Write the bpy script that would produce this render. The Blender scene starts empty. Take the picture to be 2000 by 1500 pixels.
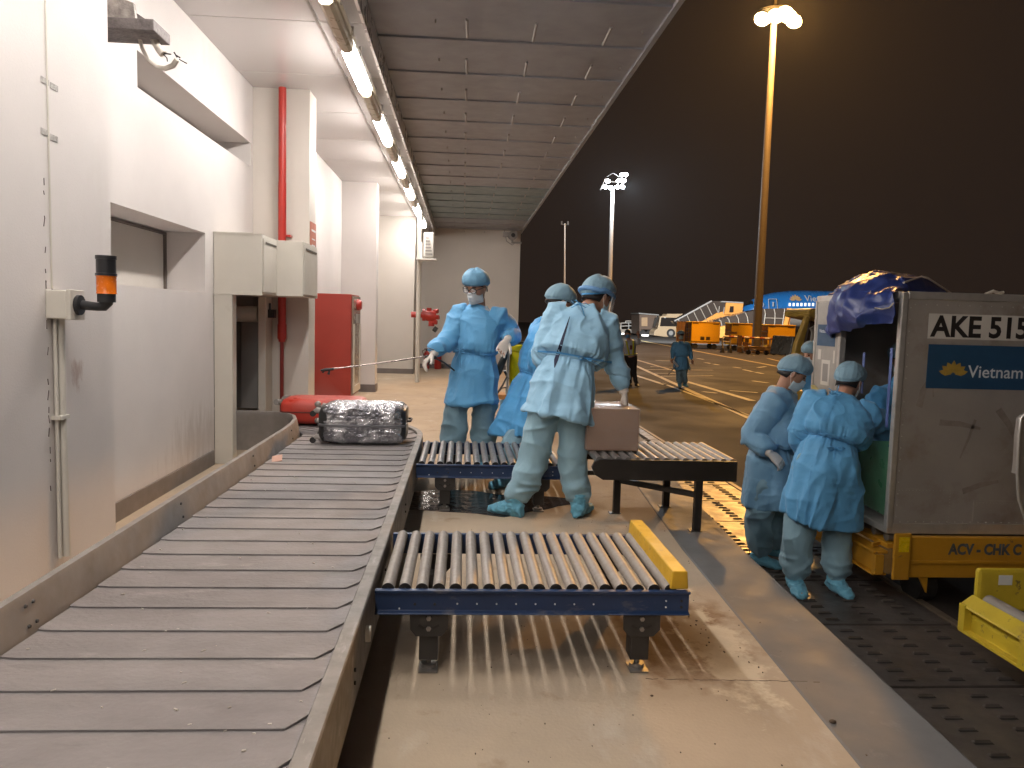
import bpy, bmesh, math, random
import numpy as np
from mathutils import Vector, Matrix
from mathutils.bvhtree import BVHTree
random.seed(7)
R = math.radians
sc = bpy.context.scene
COL = sc.collection

# ---------------------------------------------------------------- camera
CF, CYAW, CPIT, CROLL, CZ = 1502.0, R(3.76), R(-4.88), R(1.6), 1.28   # platform floor is z = 0
_f = np.array([math.sin(CYAW)*math.cos(CPIT), math.cos(CYAW)*math.cos(CPIT), math.sin(CPIT)])
_r0 = np.array([math.cos(CYAW), -math.sin(CYAW), 0.0]); _u0 = np.cross(_r0, _f)
_r = math.cos(CROLL)*_r0+math.sin(CROLL)*_u0; _u = -math.sin(CROLL)*_r0+math.cos(CROLL)*_u0
camd = bpy.data.cameras.new('camera'); cam = bpy.data.objects.new('camera', camd); COL.objects.link(cam)
camd.sensor_width = 36; camd.lens = CF/2000*36; camd.clip_start = .05; camd.clip_end = 2000
mw = Matrix.Identity(4)
for i in range(3):
    mw[i][0] = _r[i]; mw[i][1] = _u[i]; mw[i][2] = -_f[i]
mw[2][3] = CZ
cam.matrix_world = mw
sc.camera = cam

def _ray(x, y): return _f+_r*(x-1000)/CF-_u*(y-750)/CF
def PY(x, y, Y):            # the point at depth Y seen at photo position x, y
    d = _ray(x, y); p = np.array([0, 0, CZ])+d*Y/d[1]; return Vector(p.tolist())
def PZ(x, y, z):
    d = _ray(x, y); p = np.array([0, 0, CZ])+d*(z-CZ)/d[2]; return Vector(p.tolist())
def PX(x, y, X):
    d = _ray(x, y); p = np.array([0, 0, CZ])+d*X/d[0]; return Vector(p.tolist())

# ---------------------------------------------------------------- world, exposure
w = bpy.data.worlds.new('World'); sc.world = w; w.use_nodes = True
wn = w.node_tree.nodes; bg = wn['Background']
bg.inputs['Color'].default_value = (.016, .0105, .0085, 1); bg.inputs['Strength'].default_value = 1.0
sc.view_settings.view_transform = 'Standard'; sc.view_settings.look = 'None'
sc.view_settings.exposure = 0; sc.view_settings.gamma = 1
FLUO = (1.0, .94, .89); FLUO_S = 105.0        # fluorescent tubes under the soffit
SODIUM = (1.0, .47, .10); SODIUM_W = 36000   # the tall sodium mast
MASTW = (.80, .92, 1.0); MAST_W = 120000       # the far white floodlight mast

# ---------------------------------------------------------------- mesh helpers
OFF = {}
class MB:
    def __init__(s): s.v = []; s.f = []
    def add(s, vs, fs):
        n = len(s.v); s.v += [tuple(p) for p in vs]; s.f += [tuple(i+n for i in f) for f in fs]; return s
    def box(s, x0, y0, z0, x1, y1, z1):
        v = [(x0,y0,z0),(x1,y0,z0),(x1,y1,z0),(x0,y1,z0),(x0,y0,z1),(x1,y0,z1),(x1,y1,z1),(x0,y1,z1)]
        return s.add(v, [(0,3,2,1),(4,5,6,7),(0,1,5,4),(1,2,6,5),(2,3,7,6),(3,0,4,7)])
    def obox(s, c, ax, ay, az):      # centre and three half-axis vectors
        c, ax, ay, az = map(Vector, (c, ax, ay, az)); v = []
        for k in (-1, 1):
            for (i, j) in ((-1,-1),(1,-1),(1,1),(-1,1)): v.append(c+ax*i+ay*j+az*k)
        return s.add(v, [(0,3,2,1),(4,5,6,7),(0,1,5,4),(1,2,6,5),(2,3,7,6),(3,0,4,7)])
    def loft(s, rings, cap=True):
        n = len(rings[0]); vs = [p for r in rings for p in r]; fs = []
        for a in range(len(rings)-1):
            for i in range(n):
                j = (i+1) % n; fs.append((a*n+i, a*n+j, (a+1)*n+j, (a+1)*n+i))
        if cap:
            fs.append(tuple(range(n-1, -1, -1))); fs.append(tuple((len(rings)-1)*n+i for i in range(n)))
        return s.add(vs, fs)
    def tube(s, pts, rad, seg=12, flat=1.0, up=None, cap=True):
        pts = [Vector(p) for p in pts]
        if not hasattr(rad, '__len__'): rad = [rad]*len(pts)
        t0 = (pts[1]-pts[0]).normalized()
        a = Vector(up) if up is not None else (Vector((0,0,1)) if abs(t0.z) < .9 else Vector((1,0,0)))
        rings = []
        for i, p in enumerate(pts):
            t = ((pts[min(i+1, len(pts)-1)]-pts[max(i-1, 0)])).normalized()
            b = t.cross(a)
            if b.length < 1e-6: b = t.cross(Vector((.3,.8,.2)))
            b.normalize(); a = b.cross(t).normalized()
            rings.append([p+(b*math.cos(q)+a*math.sin(q)*flat)*rad[i] for q in [2*math.pi*k/seg for k in range(seg)]])
        return s.loft(rings, cap)
    def cyl(s, p0, p1, r, seg=16, r1=None): return s.tube([p0, p1], [r, r if r1 is None else r1], seg)
    def ell(s, c, ax, ay, az, nu=16, nv=10):
        c, ax, ay, az = map(Vector, (c, ax, ay, az)); rings = []
        for j in range(1, nv):
            th = math.pi*j/nv
            rings.append([c-az*math.cos(th)+(ax*math.cos(q)+ay*math.sin(q))*math.sin(th) for q in [2*math.pi*k/nu for k in range(nu)]])
        return s.loft(rings, True)
    def prism(s, poly, ext):         # polygon of 3-D points pushed along ext
        ext = Vector(ext); n = len(poly); p = [Vector(q) for q in poly]
        return s.add(p+[q+ext for q in p], [tuple(range(n-1,-1,-1)), tuple(range(n, 2*n))]+[(i,(i+1)%n,(i+1)%n+n,i+n) for i in range(n)])
    def plate(s, x0, y0, x1, y1, z): return s.add([(x0,y0,z),(x1,y0,z),(x1,y1,z),(x0,y1,z)], [(0,1,2,3)])
    def mesh(s, name='m'):
        me = bpy.data.meshes.new(name); me.from_pydata(s.v, [], s.f); me.update(); return me

def fixn(me):
    bm = bmesh.new(); bm.from_mesh(me); bmesh.ops.recalc_face_normals(bm, faces=bm.faces); bm.to_mesh(me); bm.free()
def link(name, me, m, parent=None, smooth=False, bev=0, seg=2, auto=True):
    me.name = name
    off = Vector(OFF.get(parent.name, (0,0,0))) if parent else Vector((0,0,0))
    if off.length: me.transform(Matrix.Translation(-off))
    me.materials.clear()
    for q in (m if isinstance(m, (list, tuple)) else [m]): me.materials.append(q)
    o = bpy.data.objects.new(name, me); COL.objects.link(o)
    if parent: o.parent = parent
    OFF[o.name] = tuple(off)
    if smooth:
        me.polygons.foreach_set('use_smooth', [True]*len(me.polygons))
        if auto:
            try: me.set_sharp_from_angle(angle=R(38 if auto is True else auto))
            except Exception: pass
    if bev:
        b = o.modifiers.new('bevel', 'BEVEL'); b.width = bev; b.segments = seg; b.limit_method = 'ANGLE'; b.angle_limit = R(40)
    return o
def part(name, mb, m, parent=None, smooth=False, bev=0, seg=2, auto=True, fix=True, label=None):
    me = mb.mesh(name) if isinstance(mb, MB) else mb
    if fix: fixn(me)
    o = link(name, me, m, parent, smooth, bev, seg, auto)
    if label: o['label'] = label
    return o
def thing(name, label, cat, loc=(0,0,0), group=None):
    o = bpy.data.objects.new(name, None); COL.objects.link(o); o.location = loc; o.empty_display_size = .1
    o['label'] = label; o['category'] = cat
    if group: o['group'] = group
    OFF[o.name] = tuple(loc); return o
def tag(o, label, cat, group=None):
    o['label'] = label; o['category'] = cat
    if group: o['group'] = group
    return o
def struct(name, mb, m, **k):
    o = part(name, mb, m, **k); o['kind'] = 'structure'; return o
def dup(root, loc, label=None, rz=None):
    def cp(o, par):
        c = o.copy(); COL.objects.link(c); c.parent = par
        for ch in [x for x in bpy.data.objects if x.parent == o]: cp(ch, c)
        return c
    r = cp(root, None); r.location = loc
    if rz is not None: r.rotation_euler = (0,0,rz)
    if label: r['label'] = label
    return r

# ---------------------------------------------------------------- materials
def M(name, col, rough=.6, metal=0., var=.15, vs=3., col2=None, bump=0., bs=40., rv=.1, stretch=None, coat=0., spec=None, vlo=.35, vhi=.7, sheen=0., trans=0.):
    m = bpy.data.materials.new(name); m.use_nodes = True; nt = m.node_tree; n = nt.nodes; L = nt.links
    b = n['Principled BSDF']; tc = n.new('ShaderNodeTexCoord'); mp = n.new('ShaderNodeMapping')
    L.new(tc.outputs['Object'], mp.inputs[0])
    if stretch: mp.inputs['Scale'].default_value = stretch
    nz = n.new('ShaderNodeTexNoise'); nz.inputs['Scale'].default_value = vs; nz.inputs['Detail'].default_value = 8; nz.inputs['Roughness'].default_value = .62
    L.new(mp.outputs[0], nz.inputs['Vector'])
    rp = n.new('ShaderNodeValToRGB'); rp.color_ramp.elements[0].position = vlo; rp.color_ramp.elements[1].position = vhi
    c2 = col2 if col2 else tuple(c*(1-var) for c in col)
    rp.color_ramp.elements[0].color = (*col, 1); rp.color_ramp.elements[1].color = (*c2, 1)
    L.new(nz.outputs['Fac'], rp.inputs[0]); L.new(rp.outputs[0], b.inputs['Base Color'])
    mr = n.new('ShaderNodeMapRange'); mr.inputs[1].default_value = .3; mr.inputs[2].default_value = .7
    mr.inputs[3].default_value = max(.02, rough-rv); mr.inputs[4].default_value = min(1, rough+rv)
    nz2 = n.new('ShaderNodeTexNoise'); nz2.inputs['Scale'].default_value = vs*2.7; nz2.inputs['Detail'].default_value = 4
    L.new(mp.outputs[0], nz2.inputs['Vector']); L.new(nz2.outputs['Fac'], mr.inputs[0]); L.new(mr.outputs[0], b.inputs['Roughness'])
    b.inputs['Metallic'].default_value = metal
    if coat: b.inputs['Coat Weight'].default_value = coat
    if spec is not None: b.inputs['Specular IOR Level'].default_value = spec
    if sheen: b.inputs['Sheen Weight'].default_value = sheen
    if trans: b.inputs['Transmission Weight'].default_value = trans
    if bump:
        nb = n.new('ShaderNodeTexNoise'); nb.inputs['Scale'].default_value = bs; nb.inputs['Detail'].default_value = 5
        L.new(mp.outputs[0], nb.inputs['Vector']); bp = n.new('ShaderNodeBump'); bp.inputs['Strength'].default_value = bump; bp.inputs['Distance'].default_value = .01
        L.new(nb.outputs['Fac'], bp.inputs['Height']); L.new(bp.outputs[0], b.inputs['Normal'])
    return m
def nodes(m): return m.node_tree.nodes, m.node_tree.links, m.node_tree.nodes['Principled BSDF']
def overlay(m, col, scale, lo, hi, stretch=None, amount=1., detail=8, rough=None, mask=None):   # mask = (centre, radii): the overlay stays inside this ellipse
    """stains / dirt / wear and other tone patches on top of the base colour"""
    n, L, b = nodes(m)
    src = b.inputs['Base Color'].links[0].from_socket
    tc = n.new('ShaderNodeTexCoord'); mp = n.new('ShaderNodeMapping'); L.new(tc.outputs['Object'], mp.inputs[0])
    if stretch: mp.inputs['Scale'].default_value = stretch
    mp.inputs['Location'].default_value = (random.uniform(-9,9), random.uniform(-9,9), random.uniform(-9,9))
    nz = n.new('ShaderNodeTexNoise'); nz.inputs['Scale'].default_value = scale; nz.inputs['Detail'].default_value = detail; nz.inputs['Roughness'].default_value = .65
    L.new(mp.outputs[0], nz.inputs['Vector'])
    mr = n.new('ShaderNodeMapRange'); mr.inputs[1].default_value = lo; mr.inputs[2].default_value = hi; mr.inputs[4].default_value = amount
    L.new(nz.outputs['Fac'], mr.inputs[0])
    if mask:
        m3 = n.new('ShaderNodeMapping'); m3.inputs['Scale'].default_value = tuple(1/r for r in mask[1]); m3.inputs['Location'].default_value = tuple(-c/r for c, r in zip(*mask)); L.new(tc.outputs['Object'], m3.inputs[0])
        gd = n.new('ShaderNodeTexGradient'); gd.gradient_type = 'SPHERICAL'; L.new(m3.outputs[0], gd.inputs[0])
        mm = n.new('ShaderNodeMath'); mm.operation = 'MULTIPLY_ADD'; mm.inputs[1].default_value = .55; L.new(gd.outputs['Fac'], mm.inputs[0]); L.new(nz.outputs['Fac'], mm.inputs[2]); L.new(mm.outputs[0], mr.inputs[0])
    mx = n.new('ShaderNodeMix'); mx.data_type = 'RGBA'; L.new(mr.outputs[0], mx.inputs[0]); L.new(src, mx.inputs[6]); mx.inputs[7].default_value = (*col, 1)
    L.new(mx.outputs[2], b.inputs['Base Color'])
    if rough is not None:
        rs = b.inputs['Roughness'].links[0].from_socket
        m2 = n.new('ShaderNodeMix'); L.new(mr.outputs[0], m2.inputs[0]); L.new(rs, m2.inputs[2]); m2.inputs[3].default_value = rough
        L.new(m2.outputs[0], b.inputs['Roughness'])
    return m
def emis(name, col, s):
    m = bpy.data.materials.new(name); m.use_nodes = True; n = m.node_tree.nodes; b = n['Principled BSDF']
    b.inputs['Base Color'].default_value = (.8,.8,.8,1); b.inputs['Emission Color'].default_value = (*col,1); b.inputs['Emission Strength'].default_value = s; return m

W_WALL = M('painted_wall', (.70,.655,.63), .62, var=.10, vs=.9, bump=.12, bs=120)
overlay(W_WALL, (.50,.42,.37), 2.2, .60, .80, (1,1,.35), .30)
overlay(W_WALL, (.35,.28,.24), 9, .68, .80, (1,1,.5), .30)
overlay(W_WALL, (.30,.16,.11), 14, .78, .95, (1,1,.45), .55, mask=((.28,-4.45,.98),(.3,.10,.16)))
overlay(W_WALL, (.34,.27,.22), 6, .72, 1.0, (1,3,.3), .45, mask=((.28,-4.62,.5),(.3,.12,.75)))
overlay(W_WALL, (.36,.29,.24), 7, .75, 1.0, (1,2,.4), .40, mask=((-.05,-1.8,.25),(.3,1.5,.5)))
W_WALL2 = M('cream_wall', (.62,.575,.52), .65, var=.08, vs=1.2, bump=.1, bs=100)
W_SOF = M('soffit_panel', (.60,.57,.555), .27, metal=.2, var=.015, vs=.6, rv=.0)
W_CAN = M('canopy_panel', (.33,.33,.35), .55, metal=.15, var=.16, vs=2.5)
W_CANT = M('canopy_panel_teal', (.24,.29,.295), .55, metal=.15, var=.14, vs=2.5)
W_RIB = M('canopy_rib', (.34,.31,.29), .5, metal=.2)
W_SKIRT = M('grey_skirting_tile', (.20,.17,.155), .5, var=.2, vs=4)
W_FLOOR = M('screed_floor', (.46,.365,.265), .88, spec=.28, var=.16, vs=1.3, bump=.25, bs=70)
overlay(W_FLOOR, (.33,.275,.225), 1.1, .50, .72, None, .55)
overlay(W_FLOOR, (.56,.50,.43), 3.5, .58, .72, (1,.4,1), .45)
overlay(W_FLOOR, (.20,.16,.13), 16, .69, .76, None, .7)
overlay(W_FLOOR, (.22,.19,.165), 45, .74, .78, None, .7)
W_STRIP = M('smooth_concrete_strip', (.155,.15,.145), .72, var=.2, vs=2.2, bump=.12, bs=60)
overlay(W_STRIP, (.12,.085,.06), 2.4, .54, .58, (1,.5,1), .65, rough=.5)
overlay(W_STRIP, (.24,.23,.22), 5, .60, .72, None, .6)
W_ASPH = M('asphalt', (.038,.032,.028), .82, var=.30, vs=.25, bump=.35, bs=90, spec=.3)
overlay(W_ASPH, (.026,.022,.020), 2.0, .52, .7, (1,.3,1), .6)
W_LINE = M('worn_line_paint', (.62,.56,.44), .6, var=.55, vs=2.5)
W_LINEY = M('worn_yellow_line_paint', (.36,.27,.12), .6, var=.5, vs=2.5)
W_PLATE = M('steel_floor_plate', (.125,.108,.097), .42, metal=.35, var=.35, vs=3, bump=.25, bs=30, rv=.14)
overlay(W_PLATE, (.20,.16,.125), 2.6, .52, .72, None, .6)
W_SLOT = M('slot_shadow', (.02,.018,.016), .7)
STEEL = M('brushed_steel', (.33,.305,.28), .40, metal=.65, var=.28, vs=6, bump=.08, bs=50, rv=.12)
overlay(STEEL, (.27,.215,.17), 5, .55, .75, (1,1,3), .5, rough=.7)
STEELR = M('worn_rail_steel', (.235,.215,.195), .6, metal=.25, var=.35, vs=9, bump=.1, bs=40)
overlay(STEELR, (.34,.32,.295), 12, .58, .70, (3,.6,1), .7)
STEELD = M('dusty_guard_steel', (.27,.25,.235), .52, metal=.35, var=.25, vs=5, rv=.12)
overlay(STEELD, (.19,.15,.12), 6, .55, .75, None, .5)
BELT = M('rubber_belt', (.19,.172,.17), .7, var=.18, vs=3, bump=.35, bs=55, rv=.1)
overlay(BELT, (.30,.275,.268), 1.6, .42, .70, (.35,1,1), .65)
overlay(BELT, (.10,.092,.09), 2.3, .56, .72, (.3,1.6,1), .55)
overlay(BELT, (.36,.33,.31), 7, .62, .74, (.4,1,1), .5)
overlay(BELT, (.09,.08,.08), 5, .64, .74, (.3,1,1), .5)
BLUEF = M('blue_frame_paint', (.012,.036,.105), .5, var=.25, vs=5)
overlay(BLUEF, (.20,.19,.19), 7, .58, .72, (1,1,3), .55)
ROLL = M('pvc_roller', (.275,.242,.212), .5, var=.14, vs=14, rv=.1)
overlay(ROLL, (.42,.39,.36), 26, .66, .74, (1,.3,1), .6)
ROLLS = M('steel_roller', (.30,.285,.275), .42, metal=.55, var=.25, vs=12, rv=.1)
BLACKM = M('black_frame_paint', (.018,.015,.013), .45, var=.2, vs=6)
DARKLEG = M('dark_leg_steel', (.05,.046,.043), .5, metal=.3, var=.3, vs=9)
YEL = M('yellow_bar_paint', (.62,.36,.022), .48, var=.22, vs=6)
overlay(YEL, (.25,.15,.04), 22, .60, .68, None, .8)
WHITEP = M('white_plastic', (.75,.72,.66), .45, var=.1)
CREAMM = M('cream_metal', (.62,.585,.515), .42, var=.08, vs=2.5)
overlay(CREAMM, (.36,.32,.26), 5, .62, .78, None, .4)
REDP = M('red_paint', (.42,.028,.018), .38, var=.15, vs=4)
REDC = M('red_cabinet_paint', (.36,.040,.026), .42, var=.12, vs=3)
BLACKP = M('black_plastic', (.022,.022,.024), .38, var=.2)
ORANGEL = M('amber_lens', (.75,.17,.012), .22, var=.12, vs=30)
GREYP = M('grey_plastic', (.30,.28,.26), .5)
ALU = M('aluminium_sheet', (.41,.37,.33), .5, metal=.3, var=.16, vs=2.4, rv=.12, bump=.06, bs=8)
overlay(ALU, (.20,.135,.08), 3.0, .54, .70, (1,1,1), .50, rough=.65)
overlay(ALU, (.50,.47,.44), 9, .66, .74, (1,1,.4), .4)
ALUF = M('aluminium_frame', (.60,.57,.53), .38, metal=.6, var=.2, vs=8)
STICKW = M('white_sticker', (.66,.62,.56), .5, var=.1, vs=5)
STICKB = M('navy_sticker', (.020,.070,.145), .45, var=.15, vs=5)
INKK = M('black_ink', (.018,.014,.014), .5)
INKW = M('white_ink', (.72,.74,.76), .5, var=.1)
INKG = M('grey_ink', (.10,.11,.115), .6, var=.5, vs=20)
GOLD = M('gold_ink', (.42,.27,.045), .55, var=.3, vs=20)
GOLDL = M('pale_gold_ink', (.80,.50,.24), .5)
DOLLY = M('dolly_orange_yellow_paint', (.56,.27,.018), .5, var=.22, vs=4, bump=.05, bs=30)
overlay(DOLLY, (.12,.075,.04), 14, .62, .70, None, .85)
DOLLYY = M('dolly_yellow_paint', (.60,.44,.03), .5, var=.2, vs=4)
overlay(DOLLYY, (.10,.07,.035), 16, .61, .68, None, .85)
overlay(DOLLYY, (.33,.20,.06), 3, .6, .75, None, .6)
TARP = M('blue_tarpaulin', (.022,.042,.18), .42, var=.2, vs=5, bump=.15, bs=18, rv=.06)
CARD = M('brown_cardboard', (.25,.125,.06), .58, var=.14, vs=5)
WRAP = M('cling_wrap', (.8,.8,.8), .12, rv=.05)
RUBBER = M('black_rubber', (.02,.018,.017), .65)
SKIN = M('skin', (.42,.215,.135), .5, var=.12, vs=8, rv=.05)
SKIN.node_tree.nodes['Principled BSDF'].inputs['Subsurface Weight'].default_value = .08
SKIN.node_tree.nodes['Principled BSDF'].inputs['Subsurface Radius'].default_value = (.012,.005,.003)
HAIR = M('black_hair', (.012,.009,.008), .45, bump=.4, bs=150)
EYE = M('dark_eye', (.02,.014,.012), .2)
GLOVE = M('white_glove', (.74,.67,.60), .6, var=.1, vs=14, bump=.25, bs=40)
MASK = M('pale_mask', (.58,.70,.76), .7, var=.1, vs=10, bump=.15, bs=60)
def cloth(name, col, var=.12):
    m = M(name, col, .68, var=var, vs=4.5, bump=.22, bs=26, rv=.07, sheen=.15)
    n, L, b = nodes(m)
    # thin crisp creases of non-woven fabric
    tc = n.new('ShaderNodeTexCoord'); vo = n.new('ShaderNodeTexNoise'); vo.noise_type = 'RIDGED_MULTIFRACTAL'; vo.inputs['Scale'].default_value = 4.2; vo.inputs['Detail'].default_value = 4; vo.inputs['Distortion'].default_value = .5
    nz = n.new('ShaderNodeTexNoise'); nz.inputs['Scale'].default_value = 6; nz.inputs['Detail'].default_value = 3
    mx = n.new('ShaderNodeVectorMath'); mx.operation = 'MULTIPLY_ADD'; mx.inputs[1].default_value = (.22,.22,.22)
    L.new(nz.outputs['Color'], mx.inputs[0]); L.new(tc.outputs['Object'], mx.inputs[2]); L.new(mx.outputs[0], vo.inputs['Vector'])
    mr = n.new('ShaderNodeMapRange'); mr.inputs[1].default_value = 0; mr.inputs[2].default_value = 2.2; L.new(vo.outputs[0], mr.inputs[0])
    b0 = b.inputs['Normal'].links[0].from_node
    b1 = n.new('ShaderNodeBump'); b1.inputs['Strength'].default_value = .6; b1.inputs['Distance'].default_value = .03
    L.new(mr.outputs[0], b1.inputs['Height']); L.new(b1.outputs[0], b0.inputs['Normal'])
    return m
GOWN = cloth('blue_gown_fabric', (.11,.37,.66))
GOWNP = cloth('pale_blue_gown_fabric', (.30,.54,.73))
GOWND = cloth('dull_blue_gown_fabric', (.17,.35,.52))
GOWNB = cloth('bright_blue_gown_fabric', (.085,.36,.70))
TROU = cloth('grey_blue_trouser_fabric', (.19,.33,.41))
TROUP = cloth('pale_grey_blue_trouser_fabric', (.26,.43,.52))
SHOEC = cloth('blue_shoe_cover_fabric', (.13,.39,.54))
CAPM = cloth('bouffant_cap_fabric', (.20,.34,.43))
CAPB = cloth('blue_bouffant_cap_fabric', (.16,.37,.56))
NAVY = M('navy_shirt', (.010,.014,.045), .8)
# ================================================================ ground
AP = -0.62
struct('apron_ground', MB().plate(-60, -60, 260, 420, AP), W_ASPH, fix=False)
HAZE = .00013
EDGE = [(1.50,-3.0),(1.545,2.0),(1.63,4.2),(1.74,5.8),(2.10,9.2),(2.18,12.4),(2.2,19.2)]
def edge_x(y):
    for (xa,ya),(xb,yb) in zip(EDGE, EDGE[1:]):
        if ya <= y <= yb: return xa+(xb-xa)*(y-ya)/(yb-ya)
    return EDGE[0][0] if y < 0 else EDGE[-1][0]
def strip_poly(d0, d1, z, zb=None, x0=None):
    L = [(x+d0 if x0 is None else x0, y) for x, y in EDGE]; Rr = [(x+d1, y) for x, y in EDGE]
    return L, Rr
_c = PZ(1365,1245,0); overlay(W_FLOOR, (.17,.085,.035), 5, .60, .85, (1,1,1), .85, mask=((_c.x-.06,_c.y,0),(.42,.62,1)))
_c = PZ(1400,1260,0); overlay(W_FLOOR, (.62,.52,.38), 9, .72, .84, (1,1,1), .7, mask=((_c.x,_c.y,0),(.25,.9,1)))  # paler tan patches on the floor right of the roller table
_c = PZ(1150,1260,0); overlay(W_FLOOR, (.20,.165,.13), 3, .62, .95, (1,1,1), .6, mask=((_c.x,_c.y,0),(.9,.5,1)))  # darker tone over the floor at the foreground roller table
plat = MB()
poly = [(-2.6,-3.0,0)]+[(x-.36,y,0) for x,y in EDGE]+[(-2.6,19.2,0)]
plat.prism([Vector(p)-Vector((0,0,.62)) for p in poly], (0,0,.62))
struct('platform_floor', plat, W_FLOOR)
kb = MB()
pl = [(x-.36,y) for x,y in EDGE]; pr = [(x,y) for x,y in EDGE]
kb.prism([(x,y,-.62) for x,y in pl]+[(x,y,-.62) for x,y in reversed(pr)], (0,0,.6205))
struct('platform_edge_strip', kb, W_STRIP, bev=.012)
# broken, dirty patch where the screed has flaked near the joint
fl = MB(); rnd = random.Random(3)
CH = M('flaked_screed_edge', (.10,.065,.04), .85, var=.5, vs=30)
for i in range(14):
    t = i/14; c = Vector((.97+.16*t+.03*math.sin(t*9)+rnd.uniform(-.015,.015), 3.25-t*.62, .0012)); a = rnd.uniform(.002,.006)*(1.3-.6*t); n = rnd.randint(5,8)
    pts = [c+Vector((math.cos(q)*a*rnd.uniform(.5,1.3), math.sin(q)*a*rnd.uniform(.7,2.2), 0)) for q in [2*math.pi*k/n for k in range(n)]]
    fl.prism([p for p in pts], (0,0,.0015+rnd.random()*.001))
struct('flaked_screed', fl, CH)
jn = MB(); a0_ = PZ(1262,1326,0); a1_ = PZ(1600,1332,0); prev = None
for i in range(30):
    p_ = a0_.lerp(a1_, i/29)+Vector((0, rnd.uniform(-.004,.004), .0008))
    if prev is not None and rnd.random() < .85: jn.obox((prev+p_)/2, (p_-prev)*.55, (0,rnd.uniform(.0008,.0022),0), (0,0,.0004))
    prev = p_
struct('floor_crack', jn, CH)
for (x_, y_, s_) in ((1626,1412,.012),(1273,1360,.006)):
    q_ = PZ(x_, y_, 0); o = part('pebble', MB().ell(q_+Vector((0,0,s_*.4)), (s_,0,0), (0,s_*.8,0), (0,0,s_*.5), 10, 6), CH, smooth=True)
    tag(o, 'dark pebble on the grey edge strip, lower right' if s_ > .01 else 'tiny dark pebble in front of the roller table', 'pebble')
gr = MB()
for i in range(150):
    c = Vector((rnd.uniform(-.2,1.35), rnd.uniform(1.55,4.9), 0)); a = rnd.uniform(.0008,.0024)
    gr.obox(c+Vector((0,0,a*.5)), (a,0,0), (0,a*rnd.uniform(.5,1.8),0), (0,0,a*.5))
o = part('grit', gr, CH); tag(o, 'scattered dark grit and crumbs on the tan platform floor', 'grit'); o['kind'] = 'stuff'
# wet patch by the mid conveyor
WET = M('wet_floor', (.055,.045,.04), .08, var=.4, vs=8, rv=.04, bump=.5, bs=14)
wt = MB(); n = 40
wt.prism([Vector((.12+.62*math.cos(q)*(1+.18*math.sin(3*q+1)+.07*math.sin(7*q)), 5.25+.33*math.sin(q)*(1+.2*math.sin(4*q)+.06*math.sin(9*q)), .001)) for q in [2*math.pi*k/n for k in range(n)]], (0,0,.002))
struct('water_puddle', wt, WET)

# steel plates with punched slots beside the platform
sp = MB(); slots = MB(); ys = -1.2; k = 0
while ys < 14:
    y1 = ys+.83; xa, xb = edge_x(ys)+.004, 3.18
    sp.box(max(edge_x(ys), edge_x(y1))+.004, ys, AP, xb, y1-.028, AP+.020); k += 1
    xx = 2.0 if ys < 6 else 2.35
    for cx in (1.83, 2.13, 2.42, 2.70, 2.98):
        if cx < edge_x(ys)+.08: continue
        for j in range(7):
            cy = ys+.07+j*.108; h = .0205
            # each slot: a raised louvre lip over a dark hole
            slots.add([(cx-.042,cy-.011,AP+h),(cx+.042,cy-.011,AP+h),(cx+.042,cy+.011,AP+h),(cx-.042,cy+.011,AP+h),(cx-.036,cy-.006,AP+h+.013),(cx+.036,cy-.006,AP+h+.013)],
                      [(0,1,5,4),(3,4,5,2),(0,4,3),(1,2,5)])
    ys = y1
struct('steel_floor_plates', sp, W_PLATE, bev=.002, seg=1)
struct('floor_plate_slots', slots, [W_PLATE], fix=True)
sh = MB()
for f in list(slots.f)[0::4]:
    a, b_ = slots.v[f[0]], slots.v[f[1]]
    sh.plate(a[0]-.004, a[1]-.016, b_[0]+.004, a[1]+.004, AP+.0222)
struct('floor_plate_holes', sh, W_SLOT, fix=False)
RT = M('plate_strip_frame', (.20,.155,.11), .55, metal=.3, var=.3, vs=6)
struct('plate_strip_rim', MB().box(3.184,-1.2,AP,3.235,14,AP+.03), RT)
# painted lines
ln = MB(); lny = MB()
def pline(m, a, b, wd, z=AP+.004):
    a, b = Vector((a[0],a[1],0)), Vector((b[0],b[1],0)); t = (b-a).normalized(); s = Vector((-t.y,t.x,0))*wd/2
    m.add([(a-s)+Vector((0,0,z)),(b-s)+Vector((0,0,z)),(b+s)+Vector((0,0,z)),(a+s)+Vector((0,0,z))], [(0,1,2,3)])
def pp(x, y): p = PZ(x, y, AP); return (p.x, p.y)
pline(ln, pp(1236,712), pp(1500,833), .17); pline(ln, pp(1215,725), pp(1300,752), .17); pline(ln, pp(1292,748), pp(1500,826), .11)
pline(ln, pp(1330,742), pp(1470,783), .20)
pline(lny, pp(1244,664), pp(1520,716), .30); pline(lny, pp(1500,700), pp(1640,735), .2)
pline(lny, pp(1240,702), pp(1330,728), .18)
for (a,b,c,d) in [(1262,722,1392,723),(1270,729,1345,730),(1285,735,1392,734),(1270,716,1330,718),(1372,765,1400,768),(1425,763,1480,767),(1280,704,1340,706),
                  (1376,708,1388,710),(1393,711,1404,713),(1432,717,1446,719),(1452,722,1470,726),(1475,727,1490,730),(1340,697,1352,699),(1362,700,1374,702),(1470,744,1500,748),(1480,718,1496,716)]:
    pline(ln, pp(a,b), pp(c,d), .16)
struct('painted_lines', ln, W_LINE, fix=False); struct('painted_yellow_lines', lny, W_LINEY, fix=False)

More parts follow.
